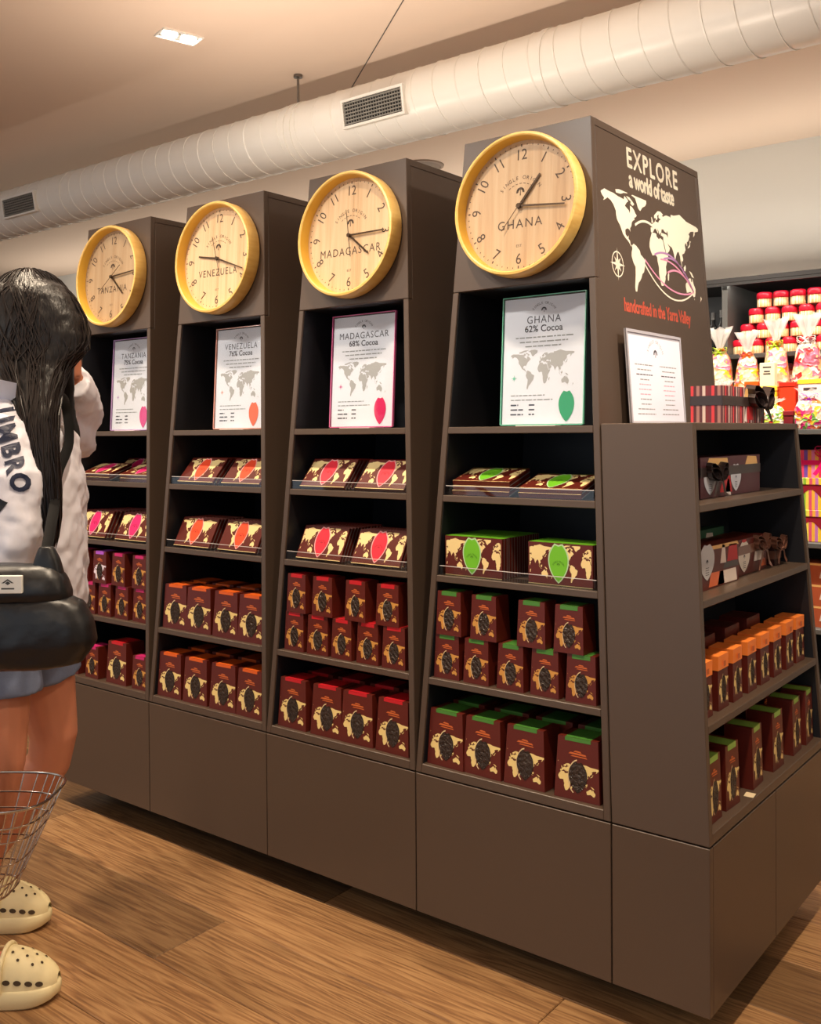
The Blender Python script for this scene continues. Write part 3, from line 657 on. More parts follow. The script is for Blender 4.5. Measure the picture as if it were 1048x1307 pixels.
# Ghana
rowx([1.694, 1.812, 1.930, 2.066], 'big', B5, 'green', 'large green-banded carton, Ghana bottom shelf front row', 'Ghana bottom shelf cartons')
rowx([1.70, 1.83, 1.95, 2.066], 'big', B5, 'green', 'large green-banded carton, Ghana bottom shelf back row', 'Ghana bottom rear cartons', y=.155)
rowx([1.6975, 1.787, 1.885, 1.978, 2.0705], 'small', B4, 'green', 'small green-banded carton, Ghana middle shelf lower row', 'Ghana lower row cartons', mapm=GOLD2)
rowx([1.698, 1.808, 1.941, 2.040], 'small', B4 + .1088, 'green', 'small green-banded carton, Ghana middle shelf upper row', 'Ghana upper row cartons', y=.061, mapm=GOLD2)
# Madagascar
rowx([1.1685, 1.297, 1.4085, 1.532], 'big', B5, 'red', 'large red-banded carton, Madagascar bottom shelf front row', 'Madagascar bottom shelf cartons')
rowx([1.18, 1.30, 1.42, 1.54], 'big', B5, 'red', 'large red-banded carton, Madagascar bottom shelf back row', 'Madagascar bottom rear cartons', y=.155)
rowx([1.166, 1.2545, 1.346, 1.438, 1.5265], 'small', B4, 'red', 'small red-banded carton, Madagascar middle shelf lower row', 'Madagascar lower row cartons', mapm=GOLD2)
rowx([1.175, 1.274, 1.396, 1.506], 'small', B4 + .1088, 'red', 'small red-banded carton, Madagascar middle shelf upper row', 'Madagascar upper row cartons', y=.061, mapm=GOLD2)
# Venezuela
rowx([.622, .747, .873, .991], 'big', B5, 'orange', 'large orange-banded carton, Venezuela bottom shelf front row', 'Venezuela bottom shelf cartons')
rowx([.64, .76, .88, .99], 'big', B5, 'orange', 'large orange-banded carton, Venezuela bottom shelf back row', 'Venezuela bottom rear cartons', y=.155)
rowx([.632, .748, .874, .988], 'big', B4, 'orange', 'large orange-banded carton, Venezuela middle shelf front row', 'Venezuela middle shelf cartons')
rowx([.628, .745, .861, .977], 'big', B4, 'orange', 'large orange-banded carton, Venezuela middle shelf back row', 'Venezuela middle rear cartons', y=.17)
# Tanzania
for q, (x, k, m_) in enumerate(((.085, 'small', GOLD2), (.207, 'small', GOLD2), (.345, 'big', CREAMP), (.470, 'small', GOLD2))):
    carton(x, yf(B5) + .014 + D2[k], B5, k, 'magenta' if k == 'small' else 'red', ('small magenta-banded carton, Tanzania bottom shelf, %s from the Venezuela tower' % ORD[3 - q] if k == 'small' else 'large red-banded carton among small magenta ones, Tanzania bottom shelf'), 'Tanzania bottom shelf cartons', random.uniform(-.05, .05), m_)
rowx([.088, .172, .264, .360, .458], 'small', B4, 'magenta', 'small magenta-banded carton, Tanzania middle shelf lower row', 'Tanzania lower row cartons', mapm=GOLD2)
rowx([.13, .343, .458], 'small', B4 + .1088, 'magenta', 'small magenta-banded carton, Tanzania middle shelf upper row', 'Tanzania upper row cartons', y=.061, mapm=GOLD2)
SILV = mat('silver white map print', rgb(238, 226, 240), .3)
carton(.236, .061, B4 + .1088, 'small', 'violet', 'small carton with bright violet band and white map, Tanzania middle shelf', 'Tanzania upper row cartons', 0, SILV)

# ------------------------------------------------------------------ chocolate bars
BW, BH, BT = .168, .098, .0105
BM = {}
def bar_mesh(cn):
    if cn in BM: return BM[cn]
    kol = TH[cn]; b = MB(); edge = mat('bar edge ' + cn, tuple(c * .75 for c in kol[1]), .4); podm = mat('pod label ' + cn, kol[1], .4); podr = mat('pod label rim ' + cn, tuple(min(1, c * .6 + .38) for c in kol[1]), .4)
    b.hexa([(-BW / 2, 0, 0), (BW / 2, 0, 0), (BW / 2, BT, 0), (-BW / 2, BT, 0), (-BW / 2, 0, BH), (BW / 2, 0, BH), (BW / 2, BT, BH), (-BW / 2, BT, BH)], 0)
    eps = .00025
    b.add([(-BW / 2, -.0001, BH + eps), (BW / 2, -.0001, BH + eps), (BW / 2, BT, BH + eps), (-BW / 2, BT, BH + eps)], [(0, 1, 2, 3)], 2)
    b.add([(BW / 2 + eps, BT * .72, 0), (BW / 2 + eps, BT, 0), (BW / 2 + eps, BT, BH), (BW / 2 + eps, BT * .72, BH)], [(0, 1, 2, 3)], 3)
    F = lambda s, t, e=1: (s * BW - BW / 2, -eps * e, t * BH)
    pol = map_polys(-172, 185, -50, 80) if cn == 'VENEZUELA' else map_polys(42, 402, -50, 80)
    for P in pol: b.poly([F(.02 + .96 * x, .10 + .86 * y) for x, y in P], 1)
    for e0, e1 in ((0, .012),): b.add([F(0, .0, 2), F(1, .0, 2), F(1, .018, 2), F(0, .018, 2)], [(0, 1, 2, 3)], 1)
    b.poly([F(.48 + x * .60, .05 + y * .94, 2) for x, y in POD], 4)
    me = b.mesh('chocolate_bar', [BROWN, mat('cream map print', rgb(240, 214, 150), .45), edge, mat('bar wrapper silver', rgb(160, 160, 160), .3, metal=.6), podr], fixn=False)
    p = MB(); p.poly([F(.48 + x * .53, .09 + y * .86, 3) for x, y in POD], 0)
    arc_text(p, 'SINGLE ORIGIN', .006, .014, .48 * BW - BW / 2, .040, math.radians(150), math.radians(30), lambda x, y: (x, -eps * 4, y), 1)
    tree_logo(p, lambda x, y: (x, -eps * 4, y), .48 * BW - BW / 2, .048, .004, 1)
    BM[cn] = (me, p.mesh('pod_label', [podm, mat('pod ink ' + cn, tuple(c * .45 for c in kol[1]), .5)], fixn=False)); return BM[cn]
def bars(cn, x, z, n, lean, label, group, y0=None, dx=0., step=None):
    me, pm_ = bar_mesh(cn); st = step or (BT + .0012) / math.cos(lean)
    for k in range(n):
        y = (yf(z) + .016 if y0 is None else y0) + k * st
        o = tag(link('chocolate_bar', me, None, (x + dx * k + random.uniform(-.0012, .0012), y, z + .0016 + BT * math.sin(lean)), (-lean, 0, 0)), '%s, %s from the front' % (label, ORD[k]), 'chocolate bar', group); link('pod_label', pm_, o)
R_ = math.radians
S2, S3 = SHELF_Z[1], SHELF_Z[2]
bars('GHANA', 1.768, S3, 15, 0, 'upright green pod bar in longer row, Ghana third shelf', 'Ghana long bar row')
bars('GHANA', 2.010, S3, 8, 0, 'upright green pod bar in shorter row, Ghana third shelf', 'Ghana short bar row')
def flat_bars(cn, x, z, n, tilt, label, group, y0):
    me, pm_ = bar_mesh(cn)
    for k in range(n):
        o = tag(link('chocolate_bar', me, None, (x + random.uniform(-.002, .002), y0 + .001 * k, z + .0014 + BT * math.sin(tilt) + k * (BT + .0012) / math.cos(PI / 2 - tilt)), (-tilt, 0, 0)), '%s, %s from the bottom' % (label, ORD[k]), 'chocolate bar', group); link('pod_label', pm_, o)
flat_bars('GHANA', 1.777, S2, 3, R_(72), 'green pod bar in the triple flat stack, Ghana second shelf', 'Ghana flat bar stack', yf(S2) + .02)
flat_bars('GHANA', 1.972, S2, 2, R_(72), 'green pod bar in the double flat stack, Ghana second shelf', 'Ghana flat bar pair', yf(S2) + .02)
for cn, xs, l2, l3, n2, n3 in (('MADAGASCAR', (1.2475, 1.458), 40, 26, (5, 4), (11, 7)), ('VENEZUELA', (.705, .912), 42, 28, (5, 5), (8, 6)), ('TANZANIA', (.165, .392), 66, 26, (0, 0), (12, 12))):
    cc = {'MADAGASCAR': 'red', 'VENEZUELA': 'orange', 'TANZANIA': 'pink'}[cn]; C_ = cn.title()
    for k, side in enumerate(('row nearer the left frame', 'row nearer the right frame')):
        sd = 'row by the %s tower' % ((('Venezuela', 'Ghana'), ('Tanzania', 'Madagascar'), ('outer end', 'Venezuela'))[('MADAGASCAR', 'VENEZUELA', 'TANZANIA').index(cn)][k]); sd = sd.replace('the outer end tower', 'the island end')
        if n2[k]: bars(cn, xs[k], S2, n2[k], R_(l2), 'tilted %s pod bar, %s, %s second shelf' % (cc, sd, C_), '%s second shelf %s' % (C_, sd))
        bars(cn, xs[k] - .006, S3, n3[k], R_(l3), 'tilted %s pod bar, %s, %s third shelf' % (cc, sd, C_), '%s third shelf %s' % (C_, sd), dx=(.0035 if cn == 'TANZANIA' and k == 0 else .0006))
for k, (x, n) in enumerate(((.165, 2), (.392, 2))):
    flat_bars('TANZANIA', x, S2, n, R_(70), 'pink pod bar, flat pile by %s, Tanzania second shelf' % ('island end', 'Venezuela')[k], 'Tanzania flat bars %d' % k, yf(S2) + .02)
me_, pm_ = bar_mesh('TANZANIA')
for k in range(9):
    o = tag(link('chocolate_bar', me_, None, (.19 + .012 * k, yf(S2) + .16 + .004 * k, S2 + .0012 + BT), (R_(-52), 0, 0)), 'fanned pink pod bar behind the flat piles, Tanzania second shelf, %s from the front' % ORD[k], 'chocolate bar', 'Tanzania fanned bars'); link('pod_label', pm_, o)
    o.location.y = yf(S2) + .13 + k * .0185

# clear lips along the front of the bar shelves
LIPE = mat('acrylic lip edge', rgb(226, 220, 214), .12, spec=.9)
for i, cn in enumerate(CTRY):
    for k, z in ((1, S2), (2, S3)):
        xa, xb = xl(i, z, PT + .006), xr(i, z, PT + .006); y = yf(z) + .006
        o = thing('shelf_lip', 'clear acrylic lip along the %s shelf of the %s tower' % (('second', 'third')[k - 1], cn.title()), 'shelf lip', ((xa + xb) / 2, y, z + .0004))
        hwid = (xb - xa) / 2; hL = .024
        MB().box(-hwid, hwid, 0, .0022, 0, hL - .0014).build('strip', ACR, o)
        MB().box(-hwid, hwid, 0, .0022, hL - .0014, hL).build('top_edge', LIPE, o)
        MB().box(-hwid, hwid, .0022, .05, 0, .0006).build('base_strip', ACR, o)
# ------------------------------------------------------------------ goods on the end cap
XO = .012
SLIMY = [.085, .182, .270, .366, .458, .552, .648, .738]
for k, y in enumerate(SLIMY):
    carton(xe(B4 + .06, XO + .036), y, B4, 'slim', 'tangerine', 'slim maroon carton with bright orange lid, %s from the brown corner panel' % ORD[k], 'orange lidded end shelf cartons', PI / 2 + random.uniform(-.04, .04))
mat('band brown', rgb(70, 34, 26), .4); BAND['brown'] = 1
for k, y in enumerate((.12, .26, .42, .57)):
    carton(xe(B4, .012 + .062 + .052), y, B4, 'big', 'brown', 'dark brown carton behind the orange lidded row, %s from the brown corner panel' % ORD[k], 'dark cartons behind orange lids', PI / 2 + random.uniform(-.03, .03))
for k, y in enumerate((.085, .192, .352, .502, .650, .756)):
    carton(xe(B5, XO + .042), y, B5, 'tall', 'lime', 'tall maroon carton with lime green top, %s from the brown corner panel' % ORD[k], 'lime topped end shelf cartons', PI / 2 + random.uniform(-.06, .06))
for k, y in enumerate((.12, .27, .43, .58, .70)):
    carton(xe(B5, XO + .135), y, B5, 'tall', 'green', 'tall dark green topped carton behind the lime row, %s from the brown corner panel' % ORD[k], 'rear end shelf cartons', PI / 2)
fp = tag(MB().hexa([(-.011, -.009, 0), (.011, -.009, 0), (.011, .009, .004), (-.011, .009, .004), (-.011, -.009, .0006), (.011, -.009, .0006), (.011, .009, .0046), (-.011, .009, .0046)]).build('price_card', mat('cream card', rgb(214, 196, 160), .6), None, loc=(xe(B5, .012), .275, B5 + .0006)), 'small cream card lying between lime topped cartons', 'card')

# ribbons, bows and gift boxes
RIBD = mat('dark brown satin ribbon', rgb(52, 38, 34), .3, spec=.7); RIBB = mat('bronze satin ribbon', rgb(120, 78, 60), .28, spec=.7)
def strip(mb, pts, wdt, wdir, mi=0, th=.0006):
    """ribbon: band of constant width along a path"""
    P = [Vector(p) for p in pts]; wd = Vector(wdir).normalized() * wdt / 2
    for a, b in zip(P, P[1:]):
        n_ = (b - a).cross(wd); n_ = n_.normalized() * th if n_.length > 1e-9 else Vector((0, 0, th))
        mb.hexa([a - wd, a + wd, b + wd, b - wd, a - wd + n_, a + wd + n_, b + wd + n_, b - wd + n_], mi)
def bow_geo(mb, s, mi=0, tails=True, rs=None):
    """bow in the x-z plane, facing -y, size s = loop length"""
    rs = rs or random
    for sd in (-1, 1):
        for lift in (.25, .75):
            pts = []
            for k in range(11):
                a = 2 * PI * k / 10 - PI
                rx = s * (.5 + .5 * math.cos(a)) ; rz = s * .28 * math.sin(a)
                pts.append((sd * rx, -.1 * s * math.sin(a / 2) ** 2, lift * rx * .55 + rz))
            strip(mb, pts, s * .32, (0, 1, .15), mi)
    mb.tube([(-.14 * s, -.05 * s, 0), (.14 * s, -.05 * s, 0)], .13 * s, 8, mi)
    if tails:
        for sd in (-1, 1):
            l = rs.uniform(.9, 1.4)
            strip(mb, [(0, -.06 * s, 0), (sd * .3 * s, -.16 * s, -.3 * s), (sd * .55 * s * l, -.14 * s, -.75 * s * l), (sd * .75 * s * l, -.2 * s, -1.05 * s * l)], s * .26, (1, .1, .6 * sd), mi)
def gift_box(label, loc, rz, w_, d_, h, body, ribbon, patches, pods=(), bow=None, group=None, band_z=None, cat='gift box'):
    t = thing('gift_box', label, cat, loc, (0, 0, rz), group)
    b = MB(); b.box(-w_ / 2, w_ / 2, -d_ / 2, d_ / 2, 0, h, 0)
    mats = [body]
    for k, (x0, x1, z0, z1, m_) in enumerate(patches):
        mats.append(m_); y = -d_ / 2 - .0004
        b.poly([(x0 * w_, y, z0 * h), (x1 * w_, y, (z0 - .02) * h), ((x1 - .03) * w_, y, z1 * h), ((x0 + .05) * w_, y, (z1 + .02) * h)], k + 1)
    b.build('box', mats, t, fixn=False)
    for (x, z, sz, m_) in pods:
        p = MB(); p.poly([(x * w_ + px * sz * 1.9, -d_ / 2 - .0012, z * h + (pz - .5) * sz * .95) for px, pz in POD]); lb_ = p.build('pod_tag', m_, t, fixn=False)
        q = MB(); y = -d_ / 2 - .0016; tree_logo(q, lambda a, c: (a, y, c), x * w_, z * h, sz * .07)
        for k in range(4): q.add([(x * w_ - sz * .12, y, z * h - sz * (.14 + .06 * k)), (x * w_ + sz * .12, y, z * h - sz * (.14 + .06 * k)), (x * w_ + sz * .12, y, z * h - sz * (.155 + .06 * k)), (x * w_ - sz * .12, y, z * h - sz * (.155 + .06 * k))], [(0, 1, 2, 3)])
        q.build('tag_print', DKP, lb_, fixn=False)
    if ribbon:
        r = MB(); bz = (band_z if band_z is not None else .55) * h; e = .0014; hwid = .011
        for q in ((-w_ / 2 - e, w_ / 2 + e, -d_ / 2 - e, -d_ / 2 - e * .3), (-w_ / 2 - e, w_ / 2 + e, d_ / 2 + e * .3, d_ / 2 + e), (-w_ / 2 - e, -w_ / 2 - e * .3, -d_ / 2, d_ / 2), (w_ / 2 + e * .3, w_ / 2 + e, -d_ / 2, d_ / 2)):
            r.box(*q, bz - hwid, bz + hwid)
        r.build('ribbon', ribbon, t)
    if bow:
        bx, bz, s = bow; bm_ = MB(); bow_geo(bm_, s); bm_.xform(Matrix.Translation((bx * w_, -d_ / 2 - .004 - .02 * s, bz * h))); bm_.v = [(a, b, max(c, .004)) for a, b, c in bm_.v]; bm_.build('bow', ribbon, t)
    return t
PLUM = mat('plum card', rgb(86, 44, 48), .4); CARA = mat('caramel print', rgb(232, 180, 110), .45); PALEP = mat('pale cream print', rgb(232, 214, 200), .45); REDP = mat('red print', rgb(190, 40, 44), .45); ORP = mat('orange print', rgb(222, 110, 66), .45)
TAGW = mat('pale grey label', rgb(206, 204, 204), .5); TAGE = mat('cream label', rgb(224, 210, 192), .5)
gift_box('plum gift box with pale pod labels and dark ribbon, end shelf second level', (2.225, .42, S2 + .0006), PI / 2, .40, .10, .094, PLUM, RIBD, ((-.42, -.05, .72, .96, CARA), (.22, .46, .72, .96, CARA), (-.2, .0, .1, .5, REDP), (-.12, -.02, .02, .42, PALEP), (.15, .4, .2, .6, PLUM)), ((.06, .44, .070, TAGW), (-.36, .44, .074, TAGW)), (-.28, .55, .055), band_z=.64)
gift_box('maroon gift box with grey pod label in front, end shelf third level', (2.268, .25, S3 + .0006), PI / 2, .27, .07, .094, BROWN, None, ((-.2, .5, .93, 1., CARA), (.22, .48, .55, .94, REDP), (.06, .2, .55, .98, PALEP), (-.2, .16, .05, .36, ORP), (.0, .46, .04, .34, PALEP), (.12, .5, .40, .52, RIBD)), ((-.24, .66, .085, TAGW),), None)
gift_box('maroon gift box with cream pod label and bronze bow, end shelf third level', (2.243, .515, S3 + .0006), PI / 2, .24, .088, .088, BROWN, RIBB, ((.1, .4, .3, .7, PALEP), (-.3, -.1, .7, .98, REDP), (.3, .48, .1, .3, ORP)), ((-.20, .50, .080, TAGE),), (.30, .72, .05), band_z=.70)
gift_box('green printed flat box behind the ribboned boxes, end shelf third level', (2.173, .42, S3 + .0006), PI / 2, .34, .036, .106, mat('bottle green card', rgb(40, 90, 60), .45), None, ((-.4, -.1, .6, .95, PALEP), (.1, .3, .6, .9, PALEP)), (), None)
gift_box('dark bronze knotted ribbon box with trailing tail beside the cream label box', (2.27, .70, S3 + .0006), PI / 2, .05, .05, .055, BROWN2, RIBB, (), (), (.0, .95, .045), band_z=.5)
def stripes_mat(name, cols, freq, axis=0, rough=.4):
    M = bpy.data.materials.new(name); M.use_nodes = True; nt = M.node_tree; b = nt.nodes['Principled BSDF']; L = nt.links.new
    tc = nt.nodes.new('ShaderNodeTexCoord'); sp = nt.nodes.new('ShaderNodeSeparateXYZ'); L(tc.outputs['Object'], sp.inputs[0])
    mu = nt.nodes.new('ShaderNodeMath'); mu.operation = 'MULTIPLY'; mu.inputs[1].default_value = freq; ad = nt.nodes.new('ShaderNodeMath'); ad.operation = 'ADD'; L(sp.outputs[0], ad.inputs[0]); L(sp.outputs[1], ad.inputs[1]); L(ad.outputs[0], mu.inputs[0])
    fr = nt.nodes.new('ShaderNodeMath'); fr.operation = 'FRACT'; L(mu.outputs[0], fr.inputs[0])
    cr = nt.nodes.new('ShaderNodeValToRGB'); cr.color_ramp.interpolation = 'CONSTANT'; e = cr.color_ramp.elements; n = len(cols)
    e[0].position = 0; e[0].color = (*cols[0], 1); e[1].position = 1 / n; e[1].color = (*cols[1], 1)
    for k in range(2, n): q = e.new(k / n); q.color = (*cols[k], 1)
    L(fr.outputs[0], cr.inputs[0]); L(cr.outputs[0], b.inputs['Base Color']); b.inputs['Roughness'].default_value = rough
    MATS[name] = M; return M
STRB = stripes_mat('red plum stripes', [rgb(120, 40, 44), rgb(214, 190, 176), rgb(96, 50, 54), rgb(170, 120, 110), rgb(90, 40, 44), rgb(216, 60, 66), rgb(110, 40, 50)], 20)
gift_box('striped red and plum gift box with dark bow on the end shelf ledge', (2.268, .420, ZE + .0006), PI / 2, .29, .075, .086, STRB, RIBD, ((.05, .22, .1, .88, REDP), (.0, .06, .05, .6, PALEP), (-.02, .14, .62, .95, CARA), (.22, .45, .55, .9, REDP)), (), (.34, .60, .075), band_z=.60)

# ------------------------------------------------------------------ wall shelf behind the island
def at(u, v, y):
    r = FW + RT * ((u - 524) / FPX) - UP * ((v - PYX) / FPX); t = (y - CAMP.y) / r.y; return CAMP + r * t
SHB = mat('charcoal shelf board', rgb(48, 46, 46), .5); SHG = mat('grey shelf upright', rgb(92, 92, 90), .5)
ws = thing('wall_shelf', 'charcoal wall shelving full of sweets behind the island', 'shelf', (0, 0, 0))
YS0, YS1 = 2.80, 3.59
MB().box(-6.2, 2.95, YS1 - .02, YS1, .02, 2.075).build('back_board', SHB, ws)
MB().box(-6.2, 2.95, YS0 + .02, YS1 - .02, 0, .08).build('kickboard', GAP, ws)
for z, y0 in ((.10, YS0), (.37, YS0), (.77, YS0), (1.30, YS0), (1.693, 3.12), (2.085, 3.08)):
    MB().box(-6.2, 2.95, y0, YS1 - .02, z - .024, z).build('shelf_board', SHG if z < 2 else SHB, ws, bevel=.002)
for x in (-6.2, -4.9, -3.4, -1.9, -.4, 1.265, 2.92):
    MB().box(x - .015, x + .015, 3.10, YS1 - .02, .08, 2.061).build('upright', SHG, ws, bevel=.002)
led = MB(); led.box(-6.0, 2.8, 3.098, 3.110, 2.0535, 2.0605); ledo = led.build('added_led_strip', mat('added led strip', (1, .95, .85), .5, emit=14), ws)  # glowing strip added out of sight to brighten the shelf goods
MB().box(-6.2, 2.95, 3.08, 3.096, 2.046, 2.0605).build('front_lip', SHB, ws)
# tins with red lids
STRT = stripes_mat('tin stripes', [rgb(250, 236, 200), rgb(238, 140, 60), rgb(250, 226, 170), rgb(214, 70, 60), rgb(246, 200, 120), rgb(190, 160, 120)], 60)
LIDR = mat('red tin lid', rgb(206, 22, 48), .3)
tb = MB(); tb.lathe([(.0005, 0), (.036, 0), (.037, .003), (.037, .044), (.0005, .044)], 28); tinb = tb.mesh('tin_body', STRT); tinb.shade_smooth()
tl = MB(); tl.lathe([(.0005, .043), (.0385, .043), (.0395, .046), (.0395, .066), (.036, .074), (.030, .0775), (.0005, .0785)], 28); tinl = tl.mesh('tin_lid', LIDR); tinl.shade_smooth()
def tin(x, y, z, lab='round striped tin with red lid in the pyramid on the wall shelf'):
    o = tag(link('sweet_tin', None, None, (x, y, z)), lab, 'tin', 'red lidded tins on the wall shelf'); link('body', tinb, o); link('lid', tinl, o)
px0 = at(976, 380, 3.2).x
for tier in range(4):
    z = 1.6936 + .0794 * tier
    off = {3: 0, 2: -.0415, 1: 0, 0: -.0415}[tier]
    for k in range(-1 if tier < 2 else 0, 7):
        x = px0 + off + k * .0845
        if x > 1.31 and k < 5: tin(x, 3.2, z, 'red lidded striped tin, %s tier of the pyramid, %s from the upright' % (('bottom', 'second', 'third', 'top')[tier], ORD[k + 1]))
# dark bottles in the next bay
for (u, hgt) in ((912, .20), (923, .24), (934, .25)):
    p = at(u, 400, 3.3); b_ = thing('dark_bottle', '%s slim dark bottle on the wall shelf beside the tins' % {912: 'shortest', 923: 'middle sized', 934: 'tallest'}[u], 'bottle', (p.x - .035, 3.25, 1.6936), group='dark bottles beside the tins')
    q = MB(); q.lathe([(.0005, 0), (.024, 0), (.025, .004), (.025, hgt * .62), (.012, hgt * .74), (.010, hgt * .92), (.0005, hgt * .92)], 20); smooth_by_angle(q.build('glass_body', mat('black bottle glass', rgb(20, 20, 22), .1), b_))
    q = MB(); q.lathe([(.0105, hgt * .84), (.012, hgt * .84), (.012, hgt), (.0005, hgt)], 16); q.build('cap', mat('grey cap', rgb(110, 108, 106), .4), b_)
# gift bags of sweets in clear film
def candy_mat(name, cols, scale=38, coat=.6):
    M = bpy.data.materials.new(name); M.use_nodes = True; nt = M.node_tree; b = nt.nodes['Principled BSDF']; L = nt.links.new
    tc = nt.nodes.new('ShaderNodeTexCoord'); v = nt.nodes.new('ShaderNodeTexVoronoi'); v.inputs['Scale'].default_value = scale
    n0 = nt.nodes.new('ShaderNodeTexNoise'); n0.inputs['Scale'].default_value = 14; mx = nt.nodes.new('ShaderNodeMixRGB'); mx.inputs[0].default_value = .12
    L(tc.outputs['Object'], n0.inputs['Vector']); L(tc.outputs['Object'], mx.inputs[1]); L(n0.outputs['Color'], mx.inputs[2]); L(mx.outputs[0], v.inputs['Vector'])
    sp = nt.nodes.new('ShaderNodeSeparateColor'); L(v.outputs['Color'], sp.inputs[0])
    cr = nt.nodes.new('ShaderNodeValToRGB'); cr.color_ramp.interpolation = 'CONSTANT'; e = cr.color_ramp.elements; n = len(cols)
    e[0].position = 0; e[0].color = (*cols[0], 1); e[1].position = 1 / n; e[1].color = (*cols[1], 1)
    for k in range(2, n): q = e.new(k / n); q.color = (*cols[k], 1)
    L(sp.outputs[0], cr.inputs[0]); L(cr.outputs[0], b.inputs['Base Color']); b.inputs['Roughness'].default_value = .35; b.inputs['Coat Weight'].default_value = coat; b.inputs['Coat Roughness'].default_value = .12
    bp = nt.nodes.new('ShaderNodeBump'); bp.inputs['Strength'].default_value = .6; bp.inputs['Distance'].default_value = .01; L(v.outputs['Distance'], bp.inputs['Height']); L(bp.outputs[0], b.inputs['Normal'])
    MATS[name] = M; return M
PE, YE, ORG, RD, PK, CRM, GN, MG, WHT, LM = rgb(250, 190, 150), rgb(250, 214, 60), rgb(244, 120, 40), rgb(220, 40, 40), rgb(240, 120, 150), rgb(250, 232, 200), rgb(120, 180, 80), rgb(226, 40, 130), rgb(250, 246, 240), rgb(196, 222, 60)
CANDY = {'peach': candy_mat('peach sweets', [PE, CRM, PE, YE, ORG, CRM, PK]), 'pink': candy_mat('pink sweets', [PK, CRM, RD, WHT, PE, rgb(170, 90, 110)]), 'lemon': candy_mat('lemon sweets', [YE, CRM, YE, ORG, WHT]),
         'green': candy_mat('mixed green sweets', [CRM, GN, WHT, LM, PE, RD], 55), 'mixed': candy_mat('mixed sweets', [CRM, YE, PK, WHT, GN, MG, ORG], 50)}
FILM = mat('clear crinkled film', rgb(244, 240, 236), .16, spec=.8, alpha=.42)
def gift_bag(u, v, y, w_, h, pal, bowc, label, tuft=True, z0=None, d_=None):
    p = at(u, v, y); rs = random.Random(int(u * 7 + v)); z0 = p.z if z0 is None else z0
    t = thing('sweet_bag', label, 'gift bag', (p.x, y, z0), (0, 0, rs.uniform(-.2, .2)), group='bags of sweets on the wall shelf')
    d_ = d_ or w_ * .6; rings = []; N = 18
    for k in range(9):
        f = k / 8; e = (1 - abs(2 * f - .8) ** 3 * .35) if f < .8 else (1 - (f - .8) * 3.6)
        e = max(e, .2) * (.94 if k == 0 else 1); ring = []
        for j in range(N):
            a = 2 * PI * j / N; c, s = math.cos(a), math.sin(a); q = .55
            rr = 1 + rs.uniform(-.05, .05)
            ring.append((w_ / 2 * e * rr * math.copysign(abs(c) ** q, c), d_ / 2 * e * rr * math.copysign(abs(s) ** q, s), h * f))
        rings.append(ring)
    m_ = MB(); m_.loft(rings); smooth_by_angle(m_.build('filling', CANDY[pal], t), 60)
    if tuft:
        m_ = MB(); rings = []
        for k in range(4):
            f = k / 3; ring = []
            for j in range(N):
                a = 2 * PI * j / N; r = (w_ * (.10 + .30 * f)) * (1 + (.35 * f) * (1 if j % 2 else -1)); ring.append((r * math.cos(a), r * .45 * math.sin(a), h * (.98 + .26 * f) + rs.uniform(-.012, .012) * f))
            rings.append(ring)
        m_.loft(rings, caps=False); m_.build('film_tuft', FILM, t)
    if bowc:
        b_ = MB(); bow_geo(b_, w_ * .32, rs=rs); b_.xform(Matrix.Translation((0, -d_ * .24, h * .95))); b_.build('bow', mat('satin bow ' + bowc[0], bowc[1], .3), t)
    return t
ZS = 1.3008
YT = 3.015
gift_bag(919, 470, YT, .13, .42, 'peach', ('lime', LM), 'tall peach sweet bag with lime bow at the shelf upright', z0=ZS)
gift_bag(954, 470, YT, .12, .40, 'peach', ('amber', ORG), 'tall peach sweet bag with orange bow', z0=ZS)
gift_bag(991, 470, YT, .125, .44, 'peach', ('lemon', LM), 'tall peach sweet bag with lemon lime bow and film tuft', z0=ZS)
gift_bag(1031, 470, YT, .14, .45, 'pink', ('white', WHT), 'tall pink sweet bag with white bow and film tuft', z0=ZS)
gift_bag(1073, 470, YT, .14, .43, 'lemon', ('coral', RD), 'tall lemon sweet bag with coral bow', z0=ZS)
for k, (u, pal, nm) in enumerate(((930, 'lemon', 'lemon'), (968, 'peach', 'peach'), (1006, 'pink', 'pink'), (1046, 'mixed', 'mixed'))):
    gift_bag(u, 470, 3.24, .13, .34, pal, None, 'wide untied bag of %s sweets behind the tall tied bags' % nm, tuft=False, z0=ZS, d_=.12)
YM = 2.845
gift_bag(925, 500, YM, .12, .20, 'lemon', ('magenta', MG), 'short lemon sweet bag with magenta bow', z0=ZS)
gift_bag(957, 500, YM, .095, .15, 'peach', None, 'short peach sweet bag without a bow', z0=ZS)
gift_bag(986, 520, YM, .12, .12, 'green', None, 'squat clear bag of green and cream sweets', z0=ZS)
gift_bag(1033, 520, YM, .13, .15, 'mixed', ('violet', rgb(190, 60, 200)), 'squat clear bag of mixed sweets with violet bow', z0=ZS)
gift_bag(1075, 520, YM, .14, .16, 'mixed', ('apple', GN), 'squat clear bag of mixed sweets with apple green bow', z0=ZS)
def shelf_box(name, label, u, y, z, w_, d_, h, m_, lidm=None, front=None):
    p = at(u, 500, y); t = thing(name, label, 'box', (p.x, y, z), (0, 0, 0))
    MB().box(-w_ / 2, w_ / 2, -d_ / 2, d_ / 2, 0, h).build('body', m_, t, bevel=.002)
    if lidm: MB().box(-w_ / 2 - .003, w_ / 2 + .003, -d_ / 2 - .003, d_ / 2 + .003, h - .02, h + .002).build('lid', lidm, t, bevel=.002)
    if front: f_ = MB(); front(f_, w_, d_, h); f_.build('front_print', MATS['shelf print'], t, fixn=False)
    return t
mat('shelf print', rgb(70, 60, 60), .5)
